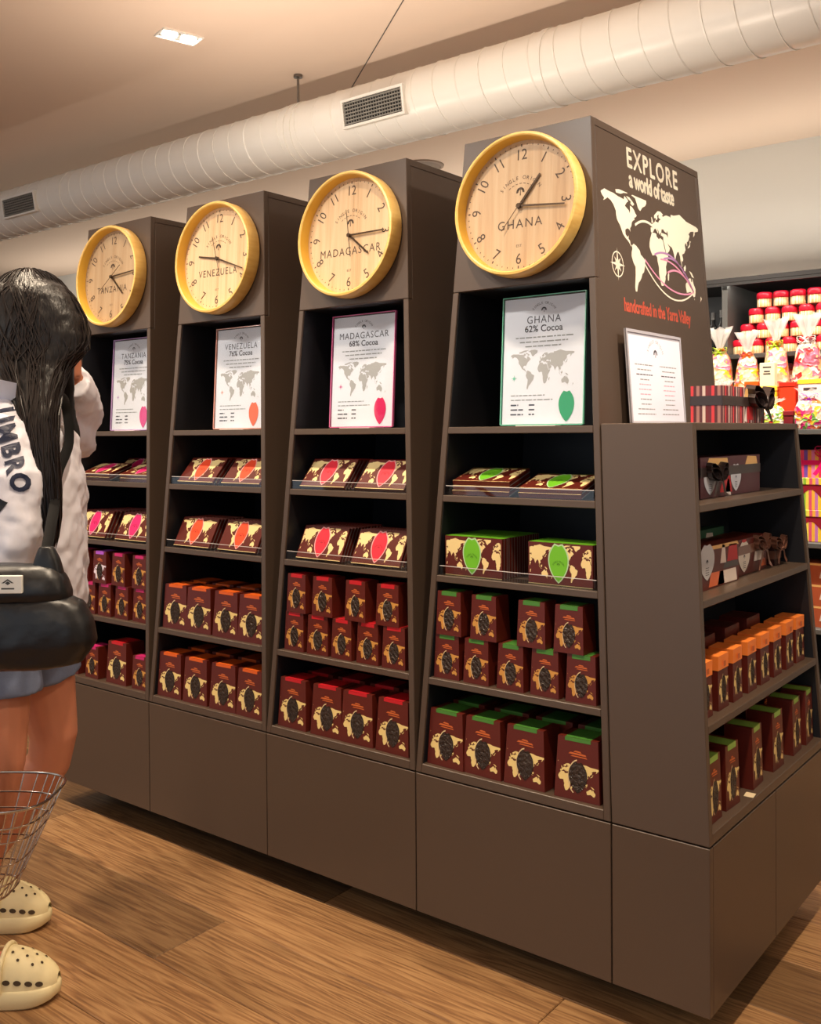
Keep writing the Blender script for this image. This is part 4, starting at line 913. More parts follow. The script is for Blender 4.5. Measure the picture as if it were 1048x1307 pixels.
def lines(f_, w_, d_, h):
    for k, (a, b, z) in enumerate(((-.28, .28, .78), (-.2, .2, .6), (-.24, .24, .5))): f_.add([(a * w_, -d_ / 2 - .0006, z * h), (b * w_, -d_ / 2 - .0006, z * h), (b * w_, -d_ / 2 - .0006, (z + .06) * h), (a * w_, -d_ / 2 - .0006, (z + .06) * h)], [(0, 1, 2, 3)])
YX = 2.925
shelf_box('lemon_box', 'plain yellow box under the cream box', 983, YX, ZS, .078, .05, .2074, mat('yellow box card', rgb(250, 206, 40), .45), mat('yellow lid card', rgb(252, 216, 70), .45))
shelf_box('cream_box', 'cream box with dark print standing on the yellow box', 981, YX, ZS + .2102, .072, .045, .115, mat('cream box card', rgb(246, 236, 200), .5), None, lines)
shelf_box('orange_box', 'plain orange box beside the yellow box', 961, YX, ZS, .062, .05, .235, mat('orange box card', rgb(250, 120, 20), .45), mat('deep orange lid', rgb(240, 96, 16), .45))
shelf_box('red_box', 'red orange gift box beside the yellow box', 1007, YX, ZS, .072, .05, .225, mat('vermilion card', rgb(240, 60, 24), .45), mat('vermilion lid', rgb(226, 44, 24), .45))
shelf_box('window_box', 'yellow edged box with pale front beside the red box', 1036, YX, ZS, .11, .05, .235, mat('pale window card', rgb(240, 226, 226), .45), mat('yellow frame card', rgb(252, 216, 60), .45), lines)
shelf_box('maroon_box', 'small maroon box between the squat sweet bags', 1008, YM, ZS, .045, .04, .085, mat('maroon box card', rgb(120, 24, 34), .45), mat('maroon lid', rgb(140, 30, 40), .45))
# striped hamper boxes on the shelf below
STRG = stripes_mat('candy stripes', [rgb(246, 210, 60), rgb(236, 120, 60), rgb(250, 236, 150), rgb(150, 200, 60), rgb(246, 226, 90), rgb(226, 90, 120), rgb(250, 190, 70), rgb(200, 120, 190)], 9)
MRN = mat('maroon drip card', rgb(150, 28, 46), .4)
def striped_box(x, y, z, w_, d_, h, label):
    t = thing('striped_box', label, 'box', (x, y, z), (0, 0, 0), group='candy striped boxes')
    MB().box(-w_ / 2, w_ / 2, -d_ / 2, d_ / 2, 0, h - .032).build('body', STRG, t, bevel=.002)
    MB().box(-w_ / 2 - .004, w_ / 2 + .004, -d_ / 2 - .004, d_ / 2 + .004, h - .032, h).build('lid', STRG, t, bevel=.002)
    f_ = MB(); up = h - .033; y_ = -d_ / 2 - .001; n = 24; top = [(-w_ / 2 + w_ * k / n, y_, up) for k in range(n + 1)]; bot = [(-w_ / 2 + w_ * k / n, y_, up - h * (.30 + .16 * math.sin(k / n * 4 * PI))) for k in range(n + 1)]
    f_.add(top + bot, [(k, k + 1, n + 2 + k, n + 1 + k) for k in range(n)]); f_.build('drip_panel', MRN, t, fixn=False)
for k, x in enumerate((1.50, 1.80, 2.10)):
    striped_box(x, 2.96, .7706, .27, .22, .150, 'large candy striped box with maroon front, bottom of the %s stack from the upright' % ORD[k]); striped_box(x, 2.96, .9212, .27, .22, .150, 'large candy striped box with maroon front, middle of the %s stack from the upright' % ORD[k])
    t = gift_box('purple orange striped hamper with pink bow on the %s stack from the upright' % ORD[k], (x, 2.96, 1.0718), 0, .25, .20, .13, stripes_mat('hamper stripes %d' % k, [rgb(120, 80, 180), rgb(240, 150, 60), rgb(226, 130, 190), rgb(246, 210, 80), rgb(236, 70, 110)], 12), mat('hot pink ribbon', rgb(246, 30, 120), .3), (), (), (.22, .85, .07), group='striped hampers')
for k, x in enumerate((1.50, 1.78, 2.06)):
    for q in range(3):
        t = gift_box('orange brown chocolate box, %s from the bottom, %s low stack from the upright' % (ORD[q], ORD[k]), (x, 2.93, .3706 + .1005 * q), 0, .25, .16, .1, mat('copper card', rgb(176, 84, 50), .45), None, ((-.4, -.1, .2, .6, PALEP), (.1, .36, .3, .8, PALEP), (-.5, .5, .9, .98, CARA)), (), None, 'copper boxes on the low shelf')
# a few sweet bags in the far bays, past the end of the island
for k in range(3):
    x = -5.2 + .35 * k; t = gift_bag(95, 470, 3.1, .2, .36, ('pink', 'peach', 'lemon')[k % 3], (('crimson', RD), ('lime', LM), ('magenta', MG))[k % 3], 'sweet bag with %s bow in the far bay' % ('crimson', 'lime', 'magenta')[k % 3], z0=ZS); t.location.x = x; t.location.y = 3.0
    for q in range(2): tin(x + q * .085 - .12, 3.25, 1.6936, 'red lidded striped tin above the far bay bags, %s in the row' % ORD[2 * k + q])
# ------------------------------------------------------------------ the shopper
def bake(mb, voxel, smooth=4, disp=None, name='baked'):
    """fuse overlapping closed pieces into one continuous skin"""
    me = bpy.data.meshes.new(name); me.from_pydata(mb.v, [], mb.f)
    bm = bmesh.new(); bm.from_mesh(me); bmesh.ops.recalc_face_normals(bm, faces=bm.faces); bm.to_mesh(me); bm.free()
    o = link(name, me); r = o.modifiers.new('r', 'REMESH'); r.mode = 'VOXEL'; r.voxel_size = voxel
    if smooth: q = o.modifiers.new('s', 'SMOOTH'); q.iterations = smooth; q.factor = .5
    if disp:
        for nm, sz, st in disp:
            tx = bpy.data.textures.new(nm, 'CLOUDS'); tx.noise_scale = sz; tx.noise_depth = 2; d_ = o.modifiers.new('d', 'DISPLACE'); d_.texture = tx; d_.strength = st; d_.mid_level = .5; d_.texture_coords = 'LOCAL'
    dg = bpy.context.evaluated_depsgraph_get(); out = bpy.data.meshes.new_from_object(o.evaluated_get(dg)); bpy.data.objects.remove(o); bpy.data.meshes.remove(me)
    out.shade_smooth(); return out
def ell(mb, c, r, n=14, m_=10, rot=None):
    c = Vector(c); rings = []
    for i in range(1, m_):
        t = PI * i / m_; rings.append([(r[0] * math.sin(t) * math.cos(2 * PI * j / n), r[1] * math.sin(t) * math.sin(2 * PI * j / n), -r[2] * math.cos(t)) for j in range(n)])
    q = MB(); q.loft(rings)
    M = Matrix.Translation(c) @ (rot.to_4x4() if rot else Matrix.Identity(4)); q.xform(M); mb.add(q.v, q.f)
def limb(mb, pts, rad, n=14): mb.tube(pts, rad, n)
def oval(cx, cy, z, rx, ry, n=28, p=1.0, tx=0.):
    return [(cx + rx * math.copysign(abs(math.cos(2 * PI * j / n)) ** p, math.cos(2 * PI * j / n)) + tx, cy + ry * math.copysign(abs(math.sin(2 * PI * j / n)) ** p, math.sin(2 * PI * j / n)), z) for j in range(n)]
YAW = math.atan2(.6173, .7867)
PER = thing('person', 'person in white jacket, blue shorts and cream clogs browsing the shelves', 'person', (.888, -.6438, 0), (0, 0, YAW))
def skin_mat():
    M = mat('warm skin', rgb(196, 128, 98), .5, spec=.4, var=.06, bscale=20); b = M.node_tree.nodes['Principled BSDF']; b.inputs['Subsurface Weight'].default_value = .12; b.inputs['Subsurface Radius'].default_value = (.02, .008, .004); b.inputs['Subsurface Scale'].default_value = .3; return M
SKIN = skin_mat()
RH, LH = (-.04, -.275, .80), (.112, .105, 1.455)
bd = MB()
# legs
limb(bd, [(-.03, -.085, .92), (-.025, -.10, .80), (-.012, -.115, .66), (.0, -.125, .53), (-.012, -.132, .46), (-.035, -.140, .36), (-.052, -.146, .22), (-.055, -.15, .115)], [.095, .092, .080, .060, .056, .057, .040, .034], 16)
limb(bd, [(-.03, .085, .92), (-.01, .10, .80), (.015, .118, .66), (.036, .132, .52), (.020, .140, .45), (-.045, .150, .36), (-.135, .162, .22), (-.195, .172, .115)], [.095, .092, .080, .060, .056, .057, .040, .034], 16)
for fx, fy in ((-.055, -.163), (-.195, .177)):
    limb(bd, [(fx - .03, fy, .082), (fx + .02, fy, .080), (fx + .08, fy, .070), (fx + .12, fy, .062)], [.026, (.034, .034), (.034, .020), (.028, .012)], 12)
# pelvis, torso, neck
bd.loft([oval(-.035, 0, .84, .085, .13), oval(-.035, 0, .92, .105, .165), oval(-.02, 0, 1.0, .095, .145), oval(-.01, 0, 1.08, .085, .125), oval(.0, 0, 1.2, .10, .14), oval(.0, 0, 1.3, .10, .155), oval(-.005, 0, 1.365, .075, .15), oval(.0, 0, 1.40, .055, .07)])
limb(bd, [(-.005, 0, 1.36), (.012, 0, 1.43), (.028, 0, 1.49)], [.056, .050, .052], 14)
# head, face
ell(bd, (.048, 0, 1.565), (.092, .074, .108)); ell(bd, (.082, 0, 1.505), (.058, .056, .062))
limb(bd, [(.135, 0, 1.565), (.152, 0, 1.540), (.158, 0, 1.524)], [.008, .012, .014], 10); ell(bd, (.150, 0, 1.522), (.011, .018, .009))
ell(bd, (.137, 0, 1.492), (.010, .024, .006)); ell(bd, (.136, 0, 1.482), (.010, .021, .006)); ell(bd, (.118, 0, 1.455), (.020, .022, .018))
for s in (-1, 1): ell(bd, (.042, s * .078, 1.545), (.018, .008, .030)); ell(bd, (.128, s * .030, 1.574), (.012, .022, .007))
# arms
limb(bd, [(-.005, -.150, 1.345), (.025, -.185, 1.27), (.065, -.215, 1.11), (.045, -.235, 1.02), (.0, -.262, .90), (-.02, -.27, .86)], [.050, .046, .040, .038, .028, .025], 12)
limb(bd, [(-.005, .150, 1.345), (.02, .25, 1.32), (.045, .352, 1.29), (.06, .30, 1.335), (.090, .17, 1.420), (.098, .135, 1.445)], [.050, .046, .040, .038, .028, .025], 12)
def hand(wrist, tip, side, grip):
    """palm, four fingers of unequal length and a thumb leaving the side of the palm"""
    wv, tv = Vector(wrist), Vector(tip); d_ = (tv - wv).normalized(); s = Vector(side); s = (s - d_ * s.dot(d_)).normalized(); n_ = d_.cross(s)
    limb(bd, [wv, wv + d_ * .03, wv + d_ * .07, wv + d_ * .088], [(.020, .024), (.034, .016), (.038, .014), (.036, .011)], 12)
    for k, (o, l) in enumerate(((-.028, .072), (-.0095, .080), (.0095, .075), (.027, .058))):
        b0 = wv + d_ * .078 + s * o; c1 = b0 + (d_ * math.cos(grip * .5) + n_ * math.sin(grip * .5)) * l * .45
        c2 = c1 + (d_ * math.cos(grip * 1.3) + n_ * math.sin(grip * 1.3)) * l * .32; c3 = c2 + (d_ * math.cos(grip * 2) + n_ * math.sin(grip * 2)) * l * .26
        limb(bd, [b0, c1, c2, c3], [.0088, .0084, .0078, .0062], 8)
    t0 = wv + d_ * .025 - s * .028; t1 = t0 - s * .026 + d_ * .028 + n_ * .006; t2 = t1 + d_ * .03 - s * .006 + n_ * .012
    limb(bd, [t0, t1, t2], [.012, .010, .0075], 8)
hand((-.02, -.27, .865), (-.025, -.275, .77), (1, 0, 0), 1.25)
hand((.098, .132, 1.448), (.092, .085, 1.53), (1, .2, 0), .25)
body = link('body', bake(bd, .0055, 3), PER); body.data.materials.append(SKIN)
for s in (-1, 1):
    e_ = MB(); ell(e_, (.131, s * .030, 1.566), (.009, .012, .008)); smooth_by_angle(e_.build('eye', mat('eye white', rgb(230, 226, 220), .2), PER))
    e_ = MB(); ell(e_, (.1375, s * .030, 1.566), (.004, .0055, .0055)); smooth_by_angle(e_.build('iris', mat('dark iris', rgb(40, 26, 20), .2), PER))
l_ = MB(); ell(l_, (.143, 0, 1.487), (.005, .020, .008)); smooth_by_angle(l_.build('lips', mat('lip rose', rgb(176, 92, 88), .4), PER))
# jacket
JW = mat('white windbreaker nylon', rgb(226, 226, 238), .5, spec=.4, bump=.10, bscale=14)
jk = MB()
jk.loft([oval(-.012, 0, .795, .150, .195), oval(-.012, 0, .83, .162, .205), oval(-.008, 0, .92, .168, .208), oval(.0, 0, 1.05, .162, .205), oval(.004, 0, 1.18, .155, .200), oval(.002, 0, 1.29, .138, .195), oval(-.004, 0, 1.355, .105, .175), oval(-.004, 0, 1.395, .078, .115), oval(.0, 0, 1.415, .068, .075)])
limb(jk, [(.0, -.125, 1.335), (.035, -.175, 1.29), (.068, -.205, 1.19), (.078, -.222, 1.08), (.048, -.243, 1.00), (.005, -.262, .91), (-.006, -.266, .885)], [.072, .076, .076, .076, .068, .056, .040], 18)
limb(jk, [(.0, .125, 1.335), (.02, .235, 1.32), (.040, .345, 1.295), (.052, .325, 1.345), (.080, .215, 1.400), (.098, .125, 1.435)], [.072, .072, .068, .066, .058, .046], 18)
jm = bake(jk, .0075, 6, [('jacket folds', .075, .024), ('jacket creases', .035, .009)]); jacket = link('jacket', jm, PER); jm.materials.append(JW)
# stand collar
cm_ = MB(); nseg = 22
for sgn in (1, -1):
    ro, ri = [], []
    for k in range(nseg + 1):
        f = k / nseg; a = PI - (PI * .66) * f; top = 1.478 - .064 * f; bot = 1.385 - .030 * f
        for lst, o in ((ro, 0), (ri, -.006)):
            lst.append(((.140 + o) * math.cos(a) + .012, -sgn * (.205 + o) * math.sin(a) ** .8 if math.sin(a) > 1e-6 else 0, top)); lst.append(((.112 + o) * math.cos(a) + .002, -sgn * (.160 + o) * math.sin(a) ** .8 if math.sin(a) > 1e-6 else 0, bot))
    n2 = len(ro); vs = ro + ri; fs = []
    for k in range(nseg):
        a, b = 2 * k, 2 * k + 2; fs += [(a, a + 1, b + 1, b), (n2 + a, n2 + b, n2 + b + 1, n2 + a + 1), (a, b, n2 + b, n2 + a), (a + 1, n2 + a + 1, n2 + b + 1, b + 1)]
    e = 2 * nseg; fs += [(e, e + 1, n2 + e + 1, n2 + e), (0, n2, n2 + 1, 1)]; cm_.add(vs, fs)
smooth_by_angle(cm_.build('collar', mat('white collar nylon', rgb(222, 226, 240), .5, bump=.06, bscale=20), jacket), 50)
# navy lettering and a black triangular patch pressed onto the near sleeve
bvh = BVHTree.FromPolygons([v.co.copy() for v in jm.vertices], [tuple(p.vertices) for p in jm.polygons])
def press(x, z, off=.0022):
    h = bvh.ray_cast(Vector((x, -1.2, z)), Vector((0, 1, 0)))
    return (h[0] + h[1] * off if h[1].y < 0 else h[0] - h[1] * off) if h[0] else Vector((x, -.2, z))
def bold_text(t, size, sp):
    c = bpy.data.curves.new('lettering', 'FONT'); c.body = t; c.size = size; c.space_character = sp; c.resolution_u = 3; c.offset = size * .045
    o = bpy.data.objects.new('lettering', c); me = bpy.data.meshes.new_from_object(o); r = ([(v.co.x, v.co.y) for v in me.vertices], [tuple(p.vertices) for p in me.polygons]); bpy.data.objects.remove(o); return r
NAVY = mat('navy lettering', rgb(30, 38, 66), .5)
vs, fs = bold_text('UMBRO', .045, 1.2)
bmx = bmesh.new()
for (x, y) in vs: bmx.verts.new((x, y, 0))
bmx.verts.ensure_lookup_table()
for f in fs:
    try: bmx.faces.new([bmx.verts[i] for i in f])
    except ValueError: pass
bmesh.ops.triangulate(bmx, faces=bmx.faces[:]); bmesh.ops.subdivide_edges(bmx, edges=bmx.edges[:], cuts=2, use_grid_fill=True)
ad_ = math.radians(-70); org = Vector((.040, 1.352)); lt = MB()
bmx.verts.ensure_lookup_table(); bmx.faces.ensure_lookup_table(); P_ = []
for v in bmx.verts:
    x, y = v.co.x * 1.12, v.co.y * 1.0; P_.append(press(org.x + x * math.cos(ad_) - y * math.sin(ad_), org.y + x * math.sin(ad_) + y * math.cos(ad_)))
lt.add(P_, [tuple(v.index for v in f.verts) for f in bmx.faces]); bmx.free(); lt.build('sleeve_lettering', NAVY, jacket, fixn=False)
bp_ = MB(); N_ = 8; tri = [(.052, 1.175), (.095, 1.150), (.045, 1.085)]
g = []
for i in range(N_ + 1):
    for j in range(N_ + 1 - i):
        u, v = i / N_, j / N_; q = [tri[0][k] + (tri[1][k] - tri[0][k]) * u + (tri[2][k] - tri[0][k]) * v for k in (0, 1)]; g.append(((i, j), press(*q)))
idx = {k: n for n, (k, _) in enumerate(g)}; fs = []
for i in range(N_):
    for j in range(N_ - i):
        fs.append((idx[i, j], idx[i + 1, j], idx[i, j + 1]))
        if (i + 1, j + 1) in idx: fs.append((idx[i + 1, j], idx[i + 1, j + 1], idx[i, j + 1]))
bp_.add([p for _, p in g], fs); bp_.build('black_patch', mat('black sleeve patch', rgb(18, 20, 26), .5), jacket, fixn=False)
# shorts
sh = MB(); sh.loft([oval(-.032, 0, .83, .120, .185), oval(-.032, 0, .90, .128, .190), oval(-.03, 0, .97, .118, .17)])
limb(sh, [(-.028, -.09, .90), (-.020, -.10, .80), (-.012, -.112, .685)], [.112, .108, .106], 18); limb(sh, [(-.022, .09, .90), (-.008, .102, .80), (.008, .116, .672)], [.112, .108, .103], 18)
sm_ = bake(sh, .0075, 3, [('short folds', .05, .010)]); so = link('shorts', sm_, PER); sm_.materials.append(mat('washed blue cotton', rgb(112, 124, 152), .85, bump=.05, bscale=300, var=.15))
# hair
HAIR = mat('black brown hair', rgb(20, 17, 18), .42, spec=.35, bump=.3, bscale=12, bstretch=(9, 9, .6))
hr = MB(); ell(hr, (.040, .002, 1.578), (.112, .100, .122), 18, 12)
def slab_ring(z, x0, x1, y0, y1, n=20):
    return oval((x0 + x1) / 2, (y0 + y1) / 2, z, (x1 - x0) / 2, (y1 - y0) / 2, n, .8)
CURT = [(1.672, -.02, .105, -.055, .02), (1.655, -.045, .135, -.078, .03), (1.63, -.06, .160, -.094, .035), (1.575, -.066, .186, -.108, .03), (1.53, -.066, .196, -.114, .02), (1.495, -.058, .190, -.120, .0), (1.465, -.03, .160, -.130, -.03), (1.40, .028, .150, -.156, -.075), (1.34, .058, .152, -.186, -.11), (1.27, .084, .160, -.204, -.13), (1.20, .104, .168, -.214, -.14), (1.13, .116, .170, -.212, -.142), (1.075, .132, .166, -.204, -.150), (1.04, .144, .160, -.192, -.166)]
hr.loft([slab_ring(*q) for q in CURT])
BACK = [(1.62, -.076, .03, -.07, .085), (1.52, -.080, .02, -.07, .085), (1.44, -.085, -.01, -.06, .08), (1.36, -.095, -.06, -.05, .07)]
hr.loft([slab_ring(*q) for q in BACK])
LFT = [(1.62, .0, .12, .04, .098), (1.53, .0, .125, .05, .100), (1.45, .03, .12, .06, .098), (1.38, .07, .115, .075, .10), (1.28, .10, .13, .08, .105)]
hr.loft([slab_ring(*q) for q in LFT])
hm_ = bake(hr, .0065, 3, [('hair clumps', .03, .006)]); hair = link('hair', hm_, PER); hm_.materials.append(HAIR)
rs = random.Random(5); stf = MB()
for k in range(190):
    th = rs.uniform(-.98, .98) * PI; edge = rs.random() < .3; pts = []; fr0 = rs.uniform(0, .25); fl_ = rs.uniform(.6, 1.02); kk = 12
    for j in range(kk + 1):
        f = (fr0 + (fl_ - fr0) * j / kk) * (len(CURT) - 1); i0 = min(int(max(f, 0)), len(CURT) - 2); t_ = f - i0
        q = [CURT[i0][m2] + (CURT[i0 + 1][m2] - CURT[i0][m2]) * t_ for m2 in range(5)]
        a = th + .2 * math.sin(j * .6 + k); sc_ = 1.0 + (.10 + .10 * rs.random()) * (j / kk) * (1 if edge else .2)
        pts.append(((q[1] + q[2]) / 2 + (q[2] - q[1]) / 2 * sc_ * math.cos(a), (q[3] + q[4]) / 2 + (q[4] - q[3]) / 2 * sc_ * math.sin(a) - .001, q[0]))
    stf.tube(pts, [.0016] * kk + [.0003], 4, caps=False)
for k in range(70):
    a = rs.uniform(0, 2 * PI); pts = []
    for j in range(8):
        t_ = .12 + 1.0 * j / 7; pts.append((.040 + .1135 * math.sin(t_) * math.cos(a + .15 * j / 7), .002 + .1015 * math.sin(t_) * math.sin(a + .15 * j / 7), 1.578 + .1235 * math.cos(t_) + rs.uniform(-.0015, .0035)))
    stf.tube(pts, [.0014] * 7 + [.0003], 4, caps=False)
so_ = stf.build('hair_strands', mat('brown tipped hair', rgb(30, 22, 20), .42, spec=.35), hair); so_['kind'] = 'stuff'

# clogs
CLOG = mat('cream foam', rgb(232, 216, 168), .55, bump=.02, bscale=300); CLD = mat('clog hole shade', rgb(70, 54, 34), .8)
def clog(cx, cy, rz, mirror):
    t = link('clog', None, PER, (cx, cy, 0), (0, 0, rz)); L = .272; s_ = -1 if mirror else 1
    def half(f): # half widths along the length, heel 0 .. toe 1
        w_ = .040 + .012 * math.sin(PI * min(1, f / .9) ** 1.2) + .010 * max(0, f - .45); e = min(1, math.sqrt(max(0, 1 - ((.16 - f) / .16) ** 2)) if f < .16 else 1) * (math.sqrt(max(0, 1 - ((f - .80) / .20) ** 2)) if f > .80 else 1); return max(w_ * e, .004)
    N = 22
    def ring(f, z, o): return ((f - .36) * L, z, half(f) + o)
    so_ = MB(); rings = []
    for (z, o, up) in ((.0, -.006, 1), (.006, .0, .8), (.024, .004, .5), (.040, .003, .2), (.046, -.002, 0)):
        out = []
        for k in range(N + 1):
            f = .0 + 1.0 * k / N; lift = up * (.016 * max(0, (f - .72) / .28) ** 2 + .010 * max(0, (.12 - f) / .12) ** 2); out.append(((f - .36) * L * (1 + o * 2), half(f) + o, z + lift))
        for k in range(N, -1, -1):
            f = 1.0 * k / N; lift = up * (.016 * max(0, (f - .72) / .28) ** 2 + .010 * max(0, (.12 - f) / .12) ** 2); out.append(((f - .36) * L * (1 + o * 2), -half(f) - o, z + lift))
        rings.append(out)
    so_.loft(rings); smooth_by_angle(so_.build('sole', CLOG, t), 50)
    def up_pt(f, a, o=0): # a 0..pi across the foot
        h = (.082 * math.sin(PI * min(1, (1.035 - f) / .50) * .5) ** .62 if f < 1.03 else 0) * (1.0 if f > .42 else 1.0)
        return Vector(((f - .36) * L, (half(f) + o - .001) * math.cos(a), .040 + (h + o) * math.sin(a) ** .72))
    up = MB(); rings = []
    for k in range(15):
        f = .56 + (.992 - .56) * k / 14; rings.append([up_pt(f, PI * j / 16) for j in range(17)])
    inner = [[up_pt(.56 + (.97 - .56) * k / 14, PI * j / 16, -.005) for j in range(17)] for k in range(15)]
    vs = [v for r in rings for v in r] + [v for r in inner for v in r]; n0 = 15 * 17; fs = []
    for k in range(14):
        for j in range(16):
            a, b, c, d_ = k * 17 + j, k * 17 + j + 1, (k + 1) * 17 + j + 1, (k + 1) * 17 + j; fs += [(a, b, c, d_), (n0 + d_, n0 + c, n0 + b, n0 + a)]
    for j in range(16): fs += [(j + 1, j, n0 + j, n0 + j + 1), (14 * 17 + j, 14 * 17 + j + 1, n0 + 14 * 17 + j + 1, n0 + 14 * 17 + j)]
    up.add(vs, fs); smooth_by_angle(up.build('upper', CLOG, t), 55)
    # heel strap and its band over the instep
    st = MB(); pts = []
    for k in range(17):
        a = PI * (.02 + .96 * k / 16) ; pts.append(((.585 - .36) * L - math.sin(a) * .158, -.052 * math.cos(a), .088 + .012 * math.sin(a)))
    st.tube(pts, [(.010, .0035)] * 17, 8); smooth_by_angle(st.build('heel_strap', CLOG, t), 50)
    ip = MB(); r1 = [up_pt(.565, PI * j / 16, .003) for j in range(17)]; ip.tube(r1, .0055, 8); smooth_by_angle(ip.build('instep_band', CLOG, t), 50)
    def hole(f, a, r, el=1.0):
        p = up_pt(f, a, .0012); e1 = (up_pt(f + .01, a) - up_pt(f - .01, a)).normalized(); e2 = (up_pt(f, a + .03) - up_pt(f, a - .03)).normalized(); h = MB()
        h.poly([p + e1 * (r * el * math.cos(2 * PI * k / 12)) + e2 * (r * math.sin(2 * PI * k / 12)) for k in range(12)]); h.build('vent_hole', CLD, t, fixn=False)
    for f, a in ((.63, 1.2), (.63, 1.9), (.69, .95), (.69, 1.57), (.69, 2.2), (.75, 1.2), (.75, 1.9), (.81, .95), (.81, 1.57), (.81, 2.2), (.87, 1.25), (.87, 1.9)): hole(f, a, .0034)
    for sd in (0, 1):
        for f in (.62, .71, .80, .88): hole(f, .20 if sd == 0 else PI - .20, .0058, 1.5)
clog(-.022, -.165, 0, False); clog(-.166, .177, -.05, True)

# ------------------------------------------------------------------ shoulder bag
bgo = thing('shoulder_bag', 'puffy black shoulder bag with white logo patch hanging at the hip', 'bag', PER.location, (0, 0, YAW))
BLK = mat('black quilted nylon', rgb(20, 21, 24), .38, spec=.5, bump=.25, bscale=16)
def bag_part(rows, name, voxel=.007, disp=.014):
    q = MB(); q.loft([oval((a + b) / 2, yc, z, (b - a) / 2, d_, 40, .62) for (z, a, b, yc, d_) in rows]); me = bake(q, voxel, 4, [(name + ' folds', .06, disp * .6)]); me.materials.append(BLK); return link(name, me, bgo)
BY = -.375
pouch = bag_part([(.812, -.12, .20, BY, .030), (.825, -.15, .280, BY, .056), (.87, -.16, .312, BY, .066), (.915, -.16, .305, BY, .064), (.95, -.155, .288, BY, .056), (.962, -.15, .262, BY, .048)], 'pouch')
flap = bag_part([(.952, -.15, .262, BY, .052), (.975, -.152, .262, BY, .060), (1.005, -.148, .250, BY, .054), (1.022, -.14, .236, BY, .040), (1.030, -.12, .220, BY, .024)], 'top_panel', .007, .008)
ear = MB(); ear.loft([oval(.214, BY, 1.005, .035, .022, 20, .7), oval(.214, BY, 1.040, .026, .018, 20, .7), oval(.212, BY, 1.066, .015, .012, 20, .7)]); em_ = bake(ear, .005, 3); em_.materials.append(BLK); link('strap_tab', em_, bgo)
bv2 = BVHTree.FromPolygons([v.co.copy() for v in flap.data.vertices], [tuple(p.vertices) for p in flap.data.polygons])
PX0, PX1, PZ0, PZ1 = .128, .184, .978, 1.014
pt_ = MB(); yy = min([(bv2.ray_cast(Vector((x, -1.2, z)), Vector((0, 1, 0)))[0] or Vector((0, BY - .06, 0))).y for x in (PX0, PX1, (PX0 + PX1) / 2) for z in (PZ0, (PZ0 + PZ1) / 2, PZ1)])
pt_.box(PX0, PX1, yy - .003, yy + .006, PZ0, PZ1); patch = pt_.build('logo_patch', mat('white rubber patch', rgb(232, 232, 226), .5), bgo, bevel=.0012)
lg = MB(); cx_, cz_ = (PX0 + PX1) / 2, (PZ0 + PZ1) / 2 + .003; yq = yy - .0034
for r0, r1 in ((.0, .45), (.62, 1.0)):
    def dm(r): return [(cx_ + .0125 * r, cz_), (cx_, cz_ + .0085 * r), (cx_ - .0125 * r, cz_), (cx_, cz_ - .0085 * r)]
    if r0 == 0: lg.poly([(x, yq, z) for x, z in dm(r1)])
    else:
        a_, b_ = dm(r1), dm(r0)
        for k in range(4):
            if k == 2 or k == 3: continue
            lg.add([(p[0], yq, p[1]) for p in (a_[k], a_[(k + 1) % 4], b_[(k + 1) % 4], b_[k])], [(0, 1, 2, 3)])
lg.add([(x, yq, z) for x, z in ((cx_ - .013, cz_ - .0125), (cx_ + .013, cz_ - .0125), (cx_ + .013, cz_ - .0095), (cx_ - .013, cz_ - .0095))], [(0, 1, 2, 3)])
lg.build('emblem', mat('patch ink', rgb(60, 60, 58), .5), patch, fixn=False)
stp = MB()
SP = [(.212, BY, 1.055), (.196, -.300, 1.11), (.166, -.195, 1.15), (.150, -.13, 1.21), (.152, -.06, 1.28), (.135, -.03, 1.365), (.09, .05, 1.405), (.0, .10, 1.425), (-.09, .08, 1.395), (-.15, .0, 1.31), (-.185, -.11, 1.20), (-.19, -.24, 1.10), (-.15, -.35, 1.04), (-.13, BY, 1.02)]
def crom(P, n=6):
    out = []; Q = [P[0]] + P + [P[-1]]
    for i in range(1, len(Q) - 2):
        for j in range(n):
            t = j / n; out.append(tuple(.5 * ((2 * Q[i][k]) + (-Q[i - 1][k] + Q[i + 1][k]) * t + (2 * Q[i - 1][k] - 5 * Q[i][k] + 4 * Q[i + 1][k] - Q[i + 2][k]) * t * t + (-Q[i - 1][k] + 3 * Q[i][k] - 3 * Q[i + 1][k] + Q[i + 2][k]) * t ** 3) for k in range(3)))
    return out + [P[-1]]
stp.tube(crom(SP), [(.003, .0125)] * (6 * (len(SP) - 1) + 1), 10); smooth_by_angle(stp.build('strap', mat('black webbing', rgb(11, 12, 14), .75, spec=.2), bgo), 50)

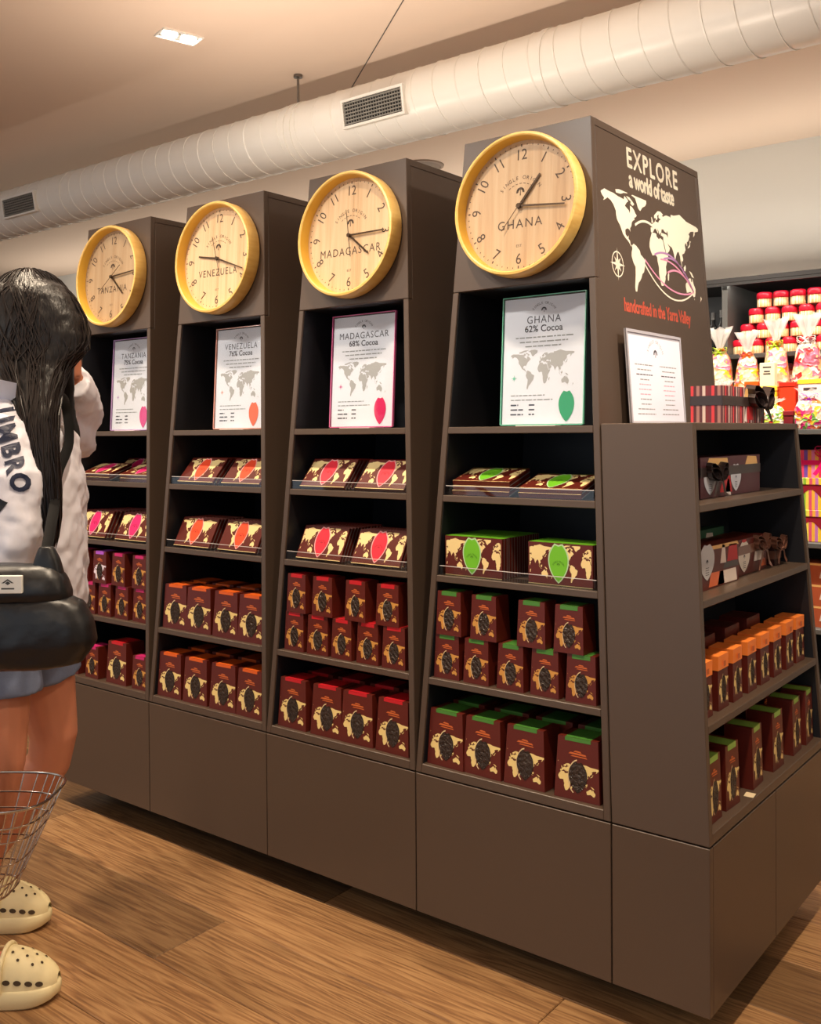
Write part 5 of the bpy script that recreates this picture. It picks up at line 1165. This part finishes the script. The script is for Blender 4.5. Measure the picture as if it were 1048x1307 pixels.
# ------------------------------------------------------------------ wire basket
bk = thing('wire_basket', 'chrome wire shopping basket carried beside the bare legs', 'basket', PER.location, (0, 0, YAW))
CHR = mat('chromed wire', rgb(206, 196, 184), .18, metal=1.0)
BC = (.008, -.300); Z0, Z1 = .318, .528
def bring(z, o=0, n=40):
    f = (z - Z0) / (Z1 - Z0); hx, hy = .095 + .097 * f + o, .070 + .055 * f + o; p = .55
    return [(BC[0] + hx * math.copysign(abs(math.cos(2 * PI * k / n)) ** p, math.cos(2 * PI * k / n)), BC[1] + hy * math.copysign(abs(math.sin(2 * PI * k / n)) ** p, math.sin(2 * PI * k / n)), z) for k in range(n)]
def wire(path, r, closed=False, name='wire'): q = MB(); q.tube(path, r, 6, closed=closed); return smooth_by_angle(q.build(name, CHR, bk), 60)
wire(bring(Z1, 0, 56), .0032, True, 'rim'); wire(bring(Z1 - .040, -.001, 56), .0022, True, 'ring')
for z in (.455, .400, .350): wire(bring(z, 0, 56), .0018, True, 'ring')
wire(bring(Z0, 0, 56), .0026, True, 'ring')
for k in range(36):
    wire([bring(Z0 + (Z1 - Z0) * j / 4, 0, 36)[k] for j in range(5)], .0015, False, 'upright_wire')
for k in range(7):
    x = BC[0] - .08 + .16 * k / 6; wire([(x, BC[1] - .066, Z0 + .001), (x, BC[1] + .066, Z0 + .001)], .0015, False, 'floor_wire')
wire(crom([(-.150, BC[1] - .09, Z1), (-.135, -.33, .68), (-.075, -.295, .768), (-.03, -.283, .775), (-.075, -.25, .766), (-.135, -.23, .68), (-.150, BC[1] + .09, Z1)]), .0035, False, 'handle')
for k, (x, y, rz, bn) in enumerate(((.005, -.30, .1, 'red'), (.005, -.30, .5, 'magenta'))):
    me_, wm_ = carton_mesh(.077, .070, .108, .062, .054, bn, GOLD2, .09)
    M_ = Matrix.Translation(PER.location) @ Matrix.Rotation(YAW, 4, 'Z'); o = tag(link('chocolate_carton', me_, None, M_ @ Vector((x, y, Z0 + .0042 + .1095 * k)), (0, 0, YAW + rz)), 'small maroon carton with %s top standing in the wire basket' % bn, 'box', 'cartons in the basket'); link('window', wm_, o)
